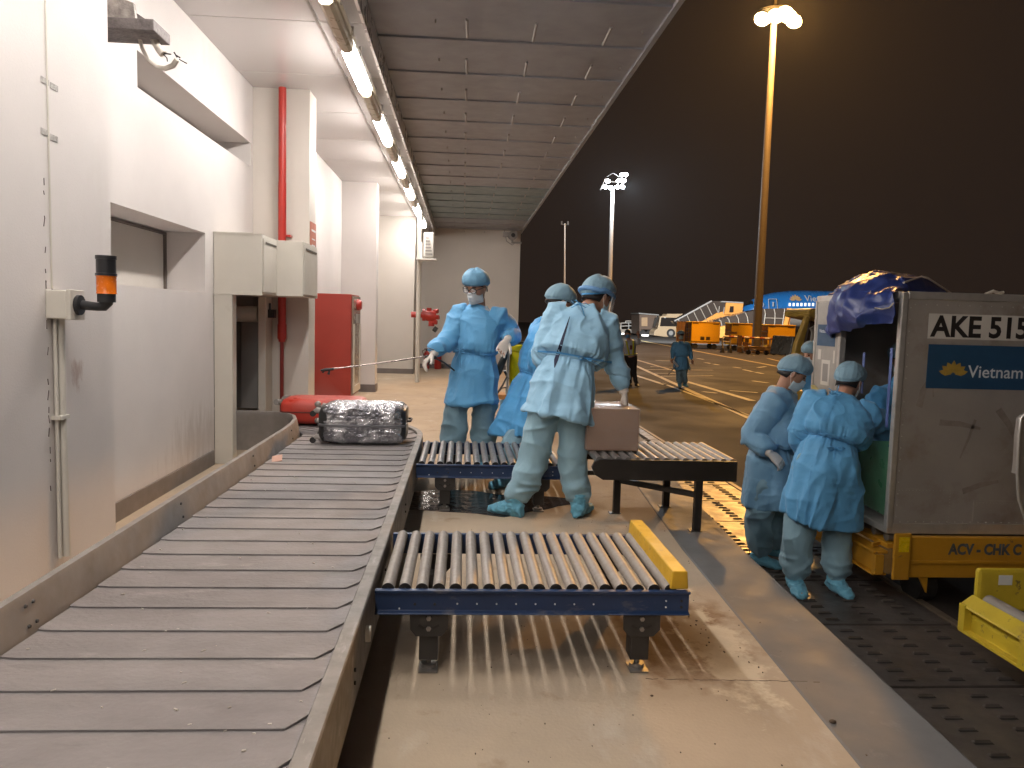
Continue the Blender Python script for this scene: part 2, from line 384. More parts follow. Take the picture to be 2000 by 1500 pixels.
# ================================================================ the terminal
T = thing('terminal_building', 'pale terminal building with white wall bays and a grey canopy over the platform', 'building', (-2.0,8,0))
ZS = 3.41
def cut_wall(X, th, y0, y1, z0, z1, holes):      # wall in the plane x = X with rectangular holes (ya, yb, za, zb)
    m = MB(); ys = sorted({y0, y1}|{h[0] for h in holes}|{h[1] for h in holes}); zs = sorted({z0, z1}|{h[2] for h in holes}|{h[3] for h in holes})
    for i in range(len(ys)-1):
        for j in range(len(zs)-1):
            yc, zc = (ys[i]+ys[i+1])/2, (zs[j]+zs[j+1])/2
            if any(h[0] < yc < h[1] and h[2] < zc < h[3] for h in holes): continue
            m.box(X-th, ys[i], zs[j], X, ys[i+1], zs[j+1])
    me = m.mesh(); bm = bmesh.new(); bm.from_mesh(me); bmesh.ops.remove_doubles(bm, verts=bm.verts, dist=1e-5)
    seen = {}
    for f in bm.faces: seen.setdefault(tuple(round(c, 4) for c in f.calc_center_median()), []).append(f)
    bmesh.ops.delete(bm, geom=[f for l in seen.values() if len(l) > 1 for f in l], context='FACES_ONLY')
    bm.to_mesh(me); bm.free(); return me
part('wall', MB().box(-2.6,-3,0,-1.72,3.91,ZS), W_WALL, T)
part('wall', cut_wall(-2.05, .36, 3.915, 7.695, 0, ZS-.002, [(5.055,7.62,2.645,2.87),(4.0,6.30,1.415,1.885),(6.50,7.69,0,1.42)]), W_WALL, T)
part('wall', MB().box(-3.5,7.70,0,-1.47,7.92,ZS-.001) if False else MB().box(-2.6,7.70,0,-1.515,8.02,ZS-.001), W_WALL2, T)
part('wall', MB().box(-2.5,8.023,0,-2.00,12.80,ZS-.001), W_WALL, T)
part('column', MB().box(-2.3,12.803,0,-1.435,13.1,ZS-.001), W_WALL, T)
part('wall', MB().box(-2.5,13.103,0,-2.0,17.0,ZS-.001), W_WALL, T)
part('wall', MB().box(-2.4,17.0,0,-1.08,19.0,ZS-.001), W_WALL2, T)
part('end_wall', MB().box(-2.4,19.003,0,1.36,19.3,ZS+.05), W_WALL2, T)
# behind the recessed openings
part('room_wall', MB().box(-3.3,3.95,.6,-3.2,8.2,3.3).box(-3.2,8.2,0,-2.42,8.3,3.3).box(-3.2,3.95,2.25,-2.42,8.2,2.3), W_WALL2, T)
part('inner_wall', MB().box(-2.375,4.0,1.416,-2.365,6.30,1.884).box(-2.405,5.06,2.66,-2.395,7.62,2.86), W_WALL2, T)
WF = M('window_frame_dark', (.13,.105,.09), .6)
fr = MB()
fr.box(-2.364,4.02,1.858,-2.345,6.298,1.876)
fr.box(-2.364,6.275,1.42,-2.345,6.296,1.857)
for i in range(9): fr.box(-2.394,5.1+i*.3,2.80,-2.33,5.112+i*.3,2.83)
fr.box(-2.394,5.06,2.835,-2.37,7.61,2.85)
part('window_frame', fr, WF, T)
sk = [MB(), MB().box(-2.052,3.92,0,-2.035,6.46,.118), MB().box(-1.434,12.79,0,-1.42,13.1,.125), MB().box(-2.0,12.785,0,-1.435,12.799,.125), MB().box(-2.3,16.985,0,-1.07,16.998,.11), MB().box(-1.079,17.0,0,-1.065,19,.11), MB().box(-1.06,18.985,0,1.36,19.0,.11), MB().box(-1.995,8.29,0,-1.98,12.78,.12)]
for m_ in sk: part('skirting', m_, W_SKIRT, T)
jt = MB().box(-1.7195,3.352,.2,-1.7165,3.358,3.4); part('wall_joint', jt, M('joint_line', (.36,.31,.29), .7), T)
OTAPE = M('old_tape', (.52,.49,.46), .25, var=.3, vs=30)
ck = MB(); rr = random.Random(5); y0 = 3.31; z = 1.9
while z > .5:
    dz = rr.uniform(.01,.05); dy = rr.uniform(-.004,.004)
    if rr.random() < .6: ck.obox((-1.7188, y0+dy, z), (0,.0012,0), (.0012,0,0), (0,rr.uniform(-.1,.1)*dz,dz*.4))
    z -= dz*1.25
part('wall_crack', ck, M('crack_line', (.12,.09,.08), .8), T)
for (x,y) in ((88,158),(106,170),(88,258),(106,270)):
    p = PX(x, y, -1.7175); part('tape_strip', MB().box(-1.7186, p.y-.03, p.z-.012, -1.7172, p.y+.03, p.z+.012), OTAPE, T)
# soffit of metal panels, with thin dark joints
so = MB(); y = -3.05
while y < 19: so.box(-2.6, y+.004, ZS, -.72, y+1.278, ZS+.02); y += 1.284
part('soffit', so, W_SOF, T, bev=.002, seg=1)
part('soffit_backing', MB().box(-2.6,-3,ZS+.03,1.36,19.3,ZS+.3), W_SOF, T)
part('soffit_trim', MB().box(-1.12,-3,ZS-.012,-1.10,19,ZS-.001), STEEL, T)
part('soffit_trim', MB().box(-.722,-3,ZS-.185,-.702,19,ZS+.02), M('bright_trim', (.72,.69,.66), .3, metal=.5), T)
# canopy: lapped panels stepping down, rib bars and short rods under each
can = MB(); cant = MB(); ribs = []; rods = []; y = -3.0; 
k = math.floor((-3-5.30)/.83)
while True:
    y = 5.30+.83*k; k += 1
    if y > 18.9: break
    m = cant if 12.3 < y < 16.8 else can
    y1 = min(y+.83, 18.995)
    m.add([(-.70,y,ZS-.014),(1.36,y,ZS-.014),(1.36,y1,ZS+.002),(-.70,y1,ZS+.002),(-.70,y,ZS+.028),(1.36,y,ZS+.028),(1.36,y1,ZS+.028),(-.70,y1,ZS+.028)],
          [(0,3,2,1),(4,5,6,7),(0,1,5,4),(1,2,6,5),(2,3,7,6),(3,0,4,7)])
    yb = y+.45
    rib = MB(); rib.box(-.25,yb,ZS-.034,1.28,yb+.012,ZS-.028)
    rib = MB(); rib.box(-.25,yb+.004,ZS-.03,-.24,yb+.018,ZS+.01).box(1.26,yb+.004,ZS-.03,1.27,yb+.018,ZS+.01)
    for xr in (-.02,.47,1.0):
        rods.append((MB().tube([(xr,yb-.17,ZS-.062),(xr+.005,yb+.18,ZS-.062)], .010, 8), len(ribs)))
    ribs.append(rib)
part('canopy', can, W_CAN, T); part('canopy', cant, W_CANT, T)
ro = [part('canopy_rib', rb_, W_RIB, T) for rb_ in ribs]
for m_, i_ in rods: part('canopy_rod', m_, W_RIB, ro[i_])
part('canopy_edge', MB().box(1.362,-3,ZS-.03,1.40,19.3,ZS+.3), W_CAN, T)

# ================================================================ tube lights
def tube_light(y, lit, idx):
    x = -.895; z = ZS-.135
    r = thing('tube_light', '', 'ceiling light', (x,y,ZS), 'weatherproof tube lights in a row under the soffit')
    L = 1.06 if lit else .92
    h = MB()
    prof = [(-.062,-.035),(-.068,.0),(-.055,.035),(.055,.035),(.068,.0),(.062,-.035)]
    rings = [[(x+a*s, y+t*L/2, z+b) for a, b in prof] for t, s in ((-1,.8),(-.96,1),(.96,1),(1,.8))]
    h.loft(rings); part('housing', h, GREYP if lit else M('yellowed_diffuser' if idx else 'yellowed_diffuser', (.50,.44,.33), .35), r, smooth=True)
    d = MB(); prof = [(-.048,.0),(-.044,-.036),(-.022,-.054),(.022,-.054),(.044,-.036),(.048,.0)]
    rings = [[(x+a*s, y+t*L/2, z-.036+b*s) for a, b in prof] for t, s in ((-1,.55),(-.955,1),(.955,1),(1,.55))]
    d.loft(rings); part('diffuser', d, DIFF if lit else OFFD, r, smooth=True)
    for s in (-1,1): part('clip', MB().box(x-.072,y+s*L*.3-.012,z-.02,x+.072,y+s*L*.3+.012,z+.04).box(x-.01,y+s*L*.3-.01,z+.036,x+.01,y+s*L*.3+.01,ZS-.001), STEEL, r)
    if lit: r['label'] = ['', ][0] or f'lit white tube light under the soffit, {idx}'
    else: r['label'] = f'unlit yellowed tube light under the soffit, {idx}'
    return r
DIFF = emis('lit_diffuser', FLUO, FLUO_S); OFFD = M('unlit_diffuser', (.52,.45,.33), .3, var=.1)
ORD = ['first','second','third','fourth','fifth']
words = ['nearest to the viewer','second from the near end','third from the near end','fourth from the near end','fifth from the near end','sixth, over the vent box']
i = 0
for k in range(-5, 6):
    y = 6.46+2.015*k; tl = tube_light(y, True, words[k] if k >= 0 else 'out of view overhead')
    if k < 0 : tl['label'] = f'lit white tube light overhead, {ORD[-k-1]} back from the photo\'s top edge'
    t2 = tube_light(y-1.0, False, 'between the '+['top edge and the nearest lit one','first and second lit ones','second and third lit ones','third and fourth lit ones','fourth and fifth lit ones','fifth and sixth lit ones'][k] if k >= 0 else f'overhead, {ORD[-k-1]} back from the top edge')

# ================================================================ things on the walls
b = thing('signal_beacon', 'dark stack beacon with orange lens on a cream box on the near wall', 'beacon', (-1.72,3.35,1.28))
part('junction_box', MB().box(-1.72,3.30,1.225,-1.635,3.42,1.345), CREAMM, b, bev=.006)
part('box_lid', MB().box(-1.635,3.298,1.222,-1.618,3.422,1.348), CREAMM, b, bev=.003)
fl_ = part('flange', MB().cyl((-1.618,3.36,1.285),(-1.604,3.36,1.285),.042,20), BLACKP, b, smooth=True)
a0 = Vector((-1.60,3.36,1.285)); a1 = Vector((-1.515,3.36,1.28))
part('arm', MB().tube([a0,a1-Vector((.02,0,0)),a1+Vector((0,0,.002)),a1+Vector((.014,0,.02)),a1+Vector((.016,0,.04))],[.02,.018,.022,.026,.03],14), BLACKP, b, smooth=True)
bx = -1.500
part('lamp_base', MB().cyl((bx,3.36,1.30),(bx,3.36,1.335),.036,24), BLACKP, b, smooth=True)
part('lens', MB().tube([(bx,3.36,1.335),(bx,3.36,1.340),(bx,3.36,1.405),(bx,3.36,1.41)],[.041,.0385,.0385,.041],28), ORANGEL, b, smooth=True)
part('cap', MB().tube([(bx,3.36,1.41),(bx,3.36,1.42),(bx,3.36,1.421),(bx,3.36,1.478),(bx,3.36,1.479),(bx,3.36,1.494)],[.042,.042,.0385,.0385,.041,.041],28), BLACKP, b, smooth=True)
c = MB()
c.tube([(-1.705,3.345,1.225),(-1.705,3.345,.2)], .0085, 10).tube([(-1.697,3.375,1.225),(-1.697,3.375,.81),(-1.695,3.38,.2)], [.017,.015,.017], 12)
o = part('wall_conduit', c, CREAMM, smooth=True); tag(o, 'pair of cream conduits running down the wall below the beacon box', 'conduit')
part('conduit_clip', MB().box(-1.72,3.325,.80,-1.678,3.40,.816), CREAMM, o)
part('conduit_tail', MB().tube([(-1.717,3.352,1.35),(-1.717,3.352,ZS)], .004, 6), CREAMM, o)

# decayed bracket with the cut hoses
p = PY(265, 50, 4.1)
b = thing('old_lamp_bracket', 'decayed grey metal bracket with two cut white hoses hanging at the top of the wall', 'bracket', (-2.05,4.4,3.1))
RUST = M('corroded_metal', (.20,.175,.17), .7, var=.5, vs=25, bump=.5, bs=60)
RUST2 = M('peeling_paint', (.42,.38,.35), .75, var=.6, vs=18, bump=.7, bs=50)
q0 = PY(224,62,4.15); q1 = PY(308,66,4.15)
part('ledge', MB().box(q0.x-.35, 4.1, q0.z, q1.x, 4.32, q0.z+.055), RUST, b, bev=.004)
part('plate', MB().prism([(q0.x-.3,4.13,q0.z+.058),(q1.x-.10,4.13,q0.z+.058),(q1.x-.11,4.13,q0.z+.14),(q0.x-.3,4.13,q0.z+.26)], (0,.03,0)), RUST2, b, bev=.003)
part('strut', MB().obox((q0.x+.02,4.2,q0.z+.13),(.16,0,-.10),(0,.02,0),(.012,0,.018)), RUST, b)
HOSE = M('white_hose', (.62,.57,.50), .5, var=.25, vs=20, bump=.2, bs=60)
part('hose', MB().tube([PY(270,66,4.25),PY(278,95,4.26),PY(290,118,4.28),PY(305,130,4.3),PY(322,134,4.3),PY(338,128,4.28),PY(346,116,4.26)],[.010,.010,.010,.011,.013,.015,.013],12), HOSE, b, smooth=True)
part('hose', MB().tube([PY(297,66,4.25),PY(304,85,4.25),PY(312,98,4.24),PY(319,106,4.24)],[.017,.019,.020,.021],14), HOSE, b, smooth=True)
part('wire', MB().tube([PY(319,106,4.24),PY(326,113,4.23),PY(327,120,4.23)],.003,6).tube([PY(321,104,4.24),PY(334,106,4.22)],.003,6).tube([PY(350,116,4.26),PY(365,124,4.25)],.003,6).tube([PY(344,108,4.26),PY(352,113,4.26)],.004,6).tube([PY(340,102,4.26),PY(346,112,4.26)],.004,6), BLACKP, b)

# hood over the belt opening
hd = thing('conveyor_hood', 'cream metal hood box over the baggage belt opening', 'hood', (-2.05,6.5,1.4))
part('hood_box', MB().prism([(-2.048,6.50,1.42),(-1.66,6.50,1.42),(-1.66,7.0,1.42),(-1.43,7.0,1.42),(-1.43,7.69,1.42),(-2.048,7.69,1.42)], (0,0,.49)), CREAMM, hd, bev=.004)
part('door_panel', MB().box(-1.657,6.53,1.44,-1.650,6.97,1.88).box(-1.43,7.04,1.44,-1.424,7.66,1.88), CREAMM, hd, bev=.002)
part('trim', MB().box(-2.052,6.494,1.410,-1.655,6.500,1.425), CREAMM, hd)
part('trim', MB().box(-2.052,6.494,1.905,-1.655,6.500,1.918), CREAMM, hd)
part('louvre', MB().box(-1.6495,6.58,1.84,-1.645,6.94,1.855).box(-1.4235,7.09,1.84,-1.419,7.6,1.855), M('vent_slot', (.10,.09,.07), .7), hd)
fr = thing('belt_opening_frame', 'cream post frame with dark rubber curtain around the baggage belt opening', 'door frame', (-2.0,6.6,0))
part('post', MB().box(-2.047,6.50,0,-1.90,6.62,1.419), CREAMM, fr, bev=.004)
part('post', MB().box(-1.93,7.42,0,-1.86,7.66,1.419), CREAMM, fr, bev=.004)
part('roller', MB().cyl((-2.9,7.50,1.25),(-1.95,7.50,1.25),.075,20), CREAMM, fr, smooth=True)
DK = M('rubber_curtain', (.16,.15,.145), .55, var=.25, vs=5)
part('curtain', MB().box(-2.7,7.52,.35,-2.12,7.54,1.18), DK, fr)
part('curtain', MB().box(-2.11,7.50,.35,-1.95,7.52,1.18), M('grey_rubber_curtain', (.24,.23,.22), .5), fr)
part('sensor', MB().box(-1.86,7.50,1.22,-1.80,7.58,1.30).cyl((-1.84,7.5,1.30),(-1.84,7.5,1.36),.01,8), BLACKP, fr)

# red riser pipe
o = part('riser_pipe', MB().tube([(-1.75,7.60,ZS-.02),(-1.75,7.60,2.5)],.036,20).tube([(-1.75,7.60,2.51),(-1.75,7.60,1.03),(-1.75,7.60,.99)],[.038,.038,.03],20), REDP, smooth=True)
tag(o, 'tall red fire main pipe running up the wall to the soffit', 'pipe')
part('drain_pipe', MB().tube([(-1.75,7.60,1.0),(-1.75,7.60,.02)],.018,14), M('dark_red_paint', (.22,.02,.016), .5), o, smooth=True)
part('coupling', MB().tube([(-1.75,7.60,1.16),(-1.75,7.60,1.02)],.043,20), REDP, o, smooth=True)
part('bracket', MB().box(-1.765,7.60,2.0,-1.675,7.70,2.02), REDP, o)

fc = thing('fire_cabinet', 'tall red fire hose cabinet with alarm bell on its side', 'cabinet', (-1.7,10.4,0))
FCX = Vector((0,0,0))
part('body', MB().box(-1.46,7.25,0.30,-1.085,7.66,1.44).box(-1.46,7.25,0,-1.43,7.28,.3).box(-1.12,7.25,0,-1.085,7.28,.3) if False else MB().box(-1.985,10.0,.20,-1.43,10.75,1.53), REDC, fc, bev=.006)
part('plinth', MB().box(-1.98,10.2,0,-1.75,10.7,.20), REDC, fc)
part('side_door', MB().box(-1.43,10.05,.23,-1.41,10.73,1.51), M('cabinet_door_glass', (.30,.24,.19), .2, var=.2, vs=5), fc, bev=.003)
part('door_frame', MB().box(-1.411,10.06,.25,-1.40,10.14,1.15).box(-1.411,10.64,.25,-1.40,10.72,1.15).box(-1.411,10.14,.25,-1.40,10.64,.34), CREAMM, fc)
part('alarm_bell', MB().tube([(-1.41,10.4,1.40),(-1.38,10.4,1.40),(-1.35,10.4,1.40)],[.075,.075,.055],20), REDP, fc, smooth=True)
part('call_point', MB().box(-1.411,10.3,1.16,-1.385,10.5,1.28), GREYP, fc, bev=.004)
o = part('warning_sign', MB().box(-1.5135,7.74,1.70,-1.505,8.00,2.17), M('red_sign', (.50,.16,.10), .5, var=.2, vs=8))
tag(o, 'small red notice board on the white column side above the cabinet', 'sign')
part('sign_text', MB().box(-1.5045,7.77,2.08,-1.5035,7.97,2.10).box(-1.5045,7.79,2.0,-1.5035,7.95,2.012).box(-1.5045,7.79,1.94,-1.5035,7.95,1.952), INKW, o)

# post with the vent box, hydrant and cylinders at the far end
o = part('white_post', MB().cyl((-.86,14.9,0),(-.86,14.9,ZS-.2),.045,16), CREAMM, smooth=True); tag(o, 'slim white steel post standing near the far end of the platform', 'post')
PO = PY(820,600,14.9)
vb = thing('fly_killer_lamp', 'white louvred electric fly trap standing on a shelf bracket on the slim post', 'vent box', (-.75,14.8,2.3))
v0 = PY(827,503,14.7); v1 = PY(848,455,14.7)
part('casing', MB().box(v0.x,14.62,v0.z,v1.x,14.72,v1.z), WHITEP, vb, bev=.02)
lv = MB()
for i in range(6):
    zz = v0.z+.05+i*(v1.z-v0.z-.1)/6; lv.box(v0.x+.04,14.605,zz,v0.x+.04+.13*(1-.1*i),14.618,zz+.022)
part('louvre', lv, GREYP, vb)
part('shelf', MB().box(-.9,14.6,v0.z-.05,v1.x+.05,14.9,v0.z-.02).box(-.84,14.85,v0.z-.1,-.8,14.9,v0.z+.3), WHITEP, vb, bev=.004)
part('hook', MB().tube([(v0.x+.1,14.67,v1.z),(v0.x+.1,14.67,v1.z+.12)],.006,6), BLACKP, vb)
hy = thing('fire_hydrant_valve', 'red hydrant manifold sticking out of the wall beside the slim post', 'hydrant', (-.9,15,1.3))
h0 = PY(828,615,15.4); s = 1/100.
part('inlet_pipe', MB().cyl(h0-Vector((.25,0,0)),h0,.06,14).cyl(h0-Vector((.03,0,0)),h0+Vector((.03,0,0)),.12,16), REDP, hy, smooth=True)
part('manifold', MB().tube([h0,h0+Vector((.16,0,-.02)),h0+Vector((.24,0,-.02))],[.10,.12,.10],16).cyl(h0+Vector((.15,0,-.02)),h0+Vector((.15,0,-.22)),.06,12).cyl(h0+Vector((.1,0,.05)),h0+Vector((.1,0,.14)),.05,10), REDP, hy, smooth=True)
for dx, dz in ((.22,.08),(.24,-.04),(.2,-.14)): part('outlet', MB().cyl(h0+Vector((dx-.03,0,dz)),h0+Vector((dx+.06,-.03,dz)),.045,12), REDP, hy, smooth=True)
part('valve_wheel', MB().cyl(h0+Vector((.2,-.04,-.26)),h0+Vector((.26,-.05,-.30)),.055,12), BLACKP, hy, smooth=True)
for (x, r_, h_, lab) in ((855,.085,.55,'red fire extinguisher standing on the floor under the hydrant, right one'),(833,.07,.38,'short red fire extinguisher standing on the floor under the hydrant, left one')):
    q = PY(x, 722, 18.6); q.z = 0
    e = thing('fire_extinguisher', lab, 'fire extinguisher', q, 'fire extinguishers by the end wall')
    part('cylinder', MB().tube([q+Vector((0,0,.01)),q+Vector((0,0,.03)),q+Vector((0,0,h_)),q+Vector((0,0,h_+.06))],[r_*.9,r_,r_,r_*.35],16), REDP, e, smooth=True)
    part('valve', MB().tube([q+Vector((0,0,h_+.06)),q+Vector((0,0,h_+.12))],.025,8).box(q.x-.06,q.y-.015,h_+.1,q.x+.06,q.y+.015,h_+.12), BLACKP, e)
cc = thing('security_camera', 'grey security camera on a bracket at the top of the end wall corner', 'camera', (1.2,18.8,3.2))
c0 = PY(1001,459,18.7)
part('body', MB().cyl(c0+Vector((0,.1,0)),c0-Vector((.0,.25,.03)),.11,16), GREYP, cc, smooth=True)
part('lens', MB().cyl(c0-Vector((0,.251,.03)),c0-Vector((0,.27,.03)),.05,12), BLACKP, cc)
part('mount', MB().box(c0.x,c0.y-.02,c0.z-.2,c0.x+.22,c0.y+.02,c0.z-.16).cyl(c0,c0-Vector((0,0,.2)),.025,8).box(c0.x-.23,c0.y-.05,c0.z-.05,c0.x-.1,c0.y+.05,c0.z+.06), GREYP, cc)
part('cable', MB().tube([c0+Vector((-.2,0,.1)),c0+Vector((-.14,0,-.15)),c0+Vector((0,0,-.24)),c0+Vector((.05,0,-.2))],.012,6), GREYP, cc)
# ================================================================ baggage belt
BZ = .318
bc = thing('baggage_belt', 'long grey slatted baggage belt running beside the wall and curving into the hooded opening', 'conveyor belt', (-.76,2.5,0))
CXc, CYc, RI, RO = -1.50, 6.10, .27, 1.155
sl = MB()
def slat(mb, fn, wd):      # fn(u across 0..1, v along) -> world xy
    th = .0045
    us = [0,.05,.10,.95,.975,1.0]
    front = [.04,.0,.0,.0,.17,.36]
    top = []; bot = []
    for u, f in zip(us, front):
        for v, z in ((f, BZ+.0068), (f+.06, BZ+.0080), (1.0, BZ+.0012), (1.5, BZ-.002)):
            x, y = fn(u, v); top.append((x,y,z)); bot.append((x,y,z-th))
    n = len(us); fs = []; N = n*4
    for i in range(n-1):
        for j in range(3):
            a = i*4+j; fs.append((a, a+4, a+5, a+1)); fs.append((N+a, N+a+1, N+a+5, N+a+4))
        fs.append((i*4, N+i*4, N+i*4+4, i*4+4)); fs.append((i*4+3, i*4+7, N+i*4+7, N+i*4+3))
    for i in (0, n-1):
        for j in range(3):
            a = i*4+j; fs.append((a, a+1, N+a+1, N+a) if i == 0 else (a, N+a, N+a+1, a+1))
    mb.add(top+bot, fs)
y = 1.725-.1855*8; nsl = 0
slmb = []
while y < 6.0:
    yy = y; m = MB(); slat(m, lambda u, v: (-1.235+.89*u, yy+.1855*v), 1); slmb.append(m); y += .1855
a = 0; da = R(11.2)
while a < R(78):
    aa = a; m = MB()
    slat(m, lambda u, v: (CXc+(RI+(RO-RI)*u)*math.cos(aa+da*v), 6.03+(RI+(RO-RI)*u)*math.sin(aa+da*v)), 1); slmb.append(m); a += da
for i, m in enumerate(slmb):
    o = part('slat', m, BELT, bc, smooth=True, auto=25)
ub = MB().box(-1.235,-.8,BZ-.03,-.346,6.05,BZ-.012)
n = 24; rr_ = [[(CXc+r*math.cos(t), 6.05+r*math.sin(t), z) for r, z in ((RI,BZ-.03),(RO,BZ-.03),(RO,BZ-.012),(RI,BZ-.012))] for t in [R(80)*i/n for i in range(n+1)]]
ub.loft(rr_); part('belt_bed', ub, BLACKM, bc)
def arc(r, z, a0=0, a1=R(125), n=20): return [(CXc+r*math.cos(t), 6.08+r*math.sin(t), z) for t in [a0+(a1-a0)*i/n for i in range(n+1)]]
def rail(path, prof):          # sweep a closed (offset, height) profile along an xy path; offset to the right of travel
    rings = []
    for i, p in enumerate(path):
        a = Vector(path[max(i-1,0)]); b = Vector(path[min(i+1,len(path)-1)]); t = (b-a); t.z = 0; t.normalize(); s = Vector((t.y,-t.x,0))
        rings.append([Vector((p[0],p[1],0))+s*o+Vector((0,0,h)) for o, h in prof])
    return MB().loft(rings)
pr_out = [(-.345,y_,0) for y_ in (-.8,1,2,3,4,5,6.08)]+arc(RO,0)[1:]
part('side_rail', rail(pr_out, [(0,BZ-.02),(0,BZ+.013),(.004,BZ+.017),(.044,BZ+.017),(.048,BZ+.012),(.050,.13),(.040,.13),(.038,BZ-.02)]), STEELR, bc, smooth=True)
pr_in = [(-1.232,y_,0) for y_ in (-.8,1,2,3,4,5,5.6)]+[(-1.245,5.95,0),(-1.275,6.2,0),(-1.33,6.4,0),(-1.42,6.55,0),(-1.55,6.63,0),(-1.75,6.66,0),(-2.3,6.67,0)]
part('guard', rail(pr_in, [(0,BZ-.03),(-.012,BZ+.02),(-.028,.420),(-.034,.437),(-.060,.437),(-.064,.425),(-.058,.39),(-.050,.10),(-.03,.10)]), STEELD, bc, smooth=True)
bl = MB()
for yy in (1.05,2.28,3.5,4.7,5.75):
    for dy in ((-.02,.02) if yy < 3 else (0,)):
        for z in (.345,.405): bl.tube([(-1.246-(z-.338)*.16+.0+.003,yy+dy,z),(-1.238-(z-.338)*.16+.0,yy+dy,z)],[.0065,.005],8)
part('bolt', bl, BLACKM, bc)
bl = MB()
for yy in (2.2,3.1,4.2):
    for z in (.15,.19): bl.cyl((-.296,yy,z+.05),(-.290,yy,z+.05),.006,8)
part('bolt', bl, BLACKM, bc)
part('button', MB().cyl((-.295,2.47,.235),(-.280,2.47,.235),.026,24), WHITEP, bc, smooth=True)
lg = MB()
for yy in (.6,2.2,3.8,5.4):
    for xx in (-1.2,-.40): lg.box(xx-.03,yy-.03,0,xx+.03,yy+.03,BZ-.03)
part('leg', lg, DARKLEG, bc)
cr = MB(); rr = random.Random(9)
for i in range(70):
    c = Vector((rr.uniform(-1.2,-.35), rr.uniform(1.5,5.2), BZ+.008)); a = rr.uniform(.002,.006)
    cr.obox(c, (a,rr.uniform(-a,a),0), (0,a*.6,0), (0,0,a*.3))
o = part('belt_crumbs', cr, M('pale_crumbs', (.45,.41,.36), .8)); tag(o, 'small pale crumbs and debris lying on the grey belt', 'debris'); o['kind'] = 'stuff'
o = part('paper_scrap', MB().obox((-1.18,5.0,.335),(.03,.01,.004),(-.01,.05,.01),(0,0,.002)), M('pink_paper', (.55,.33,.26), .8)); tag(o, 'small pinkish paper scrap caught at the far left edge of the belt', 'scrap')

# ================================================================ roller tables
def roller_table(label, y0, x0, x1, depth, nroll, mat, pitch, x_first):
    r = thing('roller_table', label, 'roller conveyor', ((x0+x1)/2,y0,0), 'blue roller tables beside the belt')
    zt = .315
    for (ya, s) in ((y0, -1), (y0+depth, 1)):
        m = MB()
        # C-channel: top flange, web, bottom flange turned outward
        pr = [(0,zt),(0,.226),(-.022,.226),(-.022,.231),(-.006,.237),(-.006,.300),(-.022,.304),(-.024,zt)]
        m.prism([(x0, ya+s*(-o), z) for o, z in pr], (x1-x0,0,0)); fr = part('side_rail', m, BLUEF, r, bev=.0015, seg=1)
        if s < 0:
            d = MB()
            for i in range(8): d.cyl((x0+.29+i*.070, ya-.0005-.006,.262),(x0+.29+i*.070, ya-.009,.262),.0032,10)
            d.cyl((x0+.085,ya-.006,.244),(x0+.085,ya-.009,.244),.0032,10).cyl((x1-.085,ya-.006,.275),(x1-.085,ya-.009,.275),.0032,10).cyl((x1-.085,ya-.006,.252),(x1-.085,ya-.009,.252),.0032,10)
            part('rivet', d, INKW, fr)
            d = MB()
            for xx in (.14,.21): d.cyl((x0+xx,ya-.006,.26),(x0+xx,ya-.0085,.26),.005,10)
            d.cyl((x1-.028,ya-.006,.275),(x1-.028,ya-.0085,.275),.005,10).cyl((x1-.028,ya-.006,.252),(x1-.028,ya-.0085,.252),.005,10)
            part('screw', d, BLACKM, fr)
    m = MB().cyl((0,y0+.004,0),(0,y0+depth-.004,0),.0245,20)
    for i in range(nroll):
        x = x_first+i*pitch
        mm = MB().cyl((x,y0+.006,.322-.012),(x,y0+depth-.006,.322-.012),.0225,20)
        o = part('roller', mm, mat, r, smooth=True)
        ax = MB().cyl((x,y0+.001,.310),(x,y0+.012,.310),.006,8).cyl((x,y0+.0045,.310),(x,y0+.0062,.310),.0225,16)
        part('bearing', ax, BLACKM, o)
    for xc in (x0+.19, x1-.17):
        for (ya, s) in ((y0, 1), (y0+depth, -1)):
            lgp = part('leg', MB().box(xc-.034, min(ya+s*.012,ya+s*.09), .045, xc+.034, max(ya+s*.012,ya+s*.09), .16), DARKLEG, r, bev=.003)
            p1 = [(xc-.068,ya-s*.004,.224),(xc+.068,ya-s*.004,.224),(xc+.068,ya-s*.004,.165),(xc+.045,ya-s*.004,.140),(xc-.045,ya-s*.004,.140),(xc-.066,ya-s*.004,.165)]
            part('leg_bracket', MB().prism(p1, (0,s*.010,0)), DARKLEG, lgp, bev=.001, seg=1)
            if s > 0:
                bb = MB().cyl((xc,ya-.005,.208),(xc,ya-.013,.208),.009,6).cyl((xc,ya-.005,.170),(xc,ya-.013,.170),.009,6)
                part('bolt', bb, STEEL, lgp)
                part('slot', MB().obox((xc-.026,ya-.0045,.177),(.011,0,-.006),(0,.001,0),(.002,0,.004)).obox((xc+.026,ya-.0045,.177),(.011,0,.006),(0,.001,0),(-.002,0,.004)), BLACKM, lgp)
            part('foot', MB().cyl((xc,ya+s*.05,.006),(xc,ya+s*.05,.05),.010,10).cyl((xc,ya+s*.05,.008),(xc,ya+s*.05,.02),.028,14).box(xc-.034,min(ya-s*.0,ya+s*.09),.0015,xc+.034,max(ya,ya+s*.09),.007), STEEL, lgp)
    part('cross_bar', MB().box(x0+.01,y0+.0,.232,x0+.04,y0+depth,.262).box(x1-.04,y0,.232,x1-.01,y0+depth,.262), BLACKM, r)
    return r
rt = roller_table('blue roller table in the foreground with grey rollers and a yellow end stop', 2.675, -.288, .842, .69, 18, ROLL, .0600, -.245)
o = part('end_stop', MB().prism([(.770,2.668,.318),(.838,2.668,.318),(.832,2.668,.385),(.776,2.668,.385)], (0,.715,0)), YEL, rt, bev=.005)
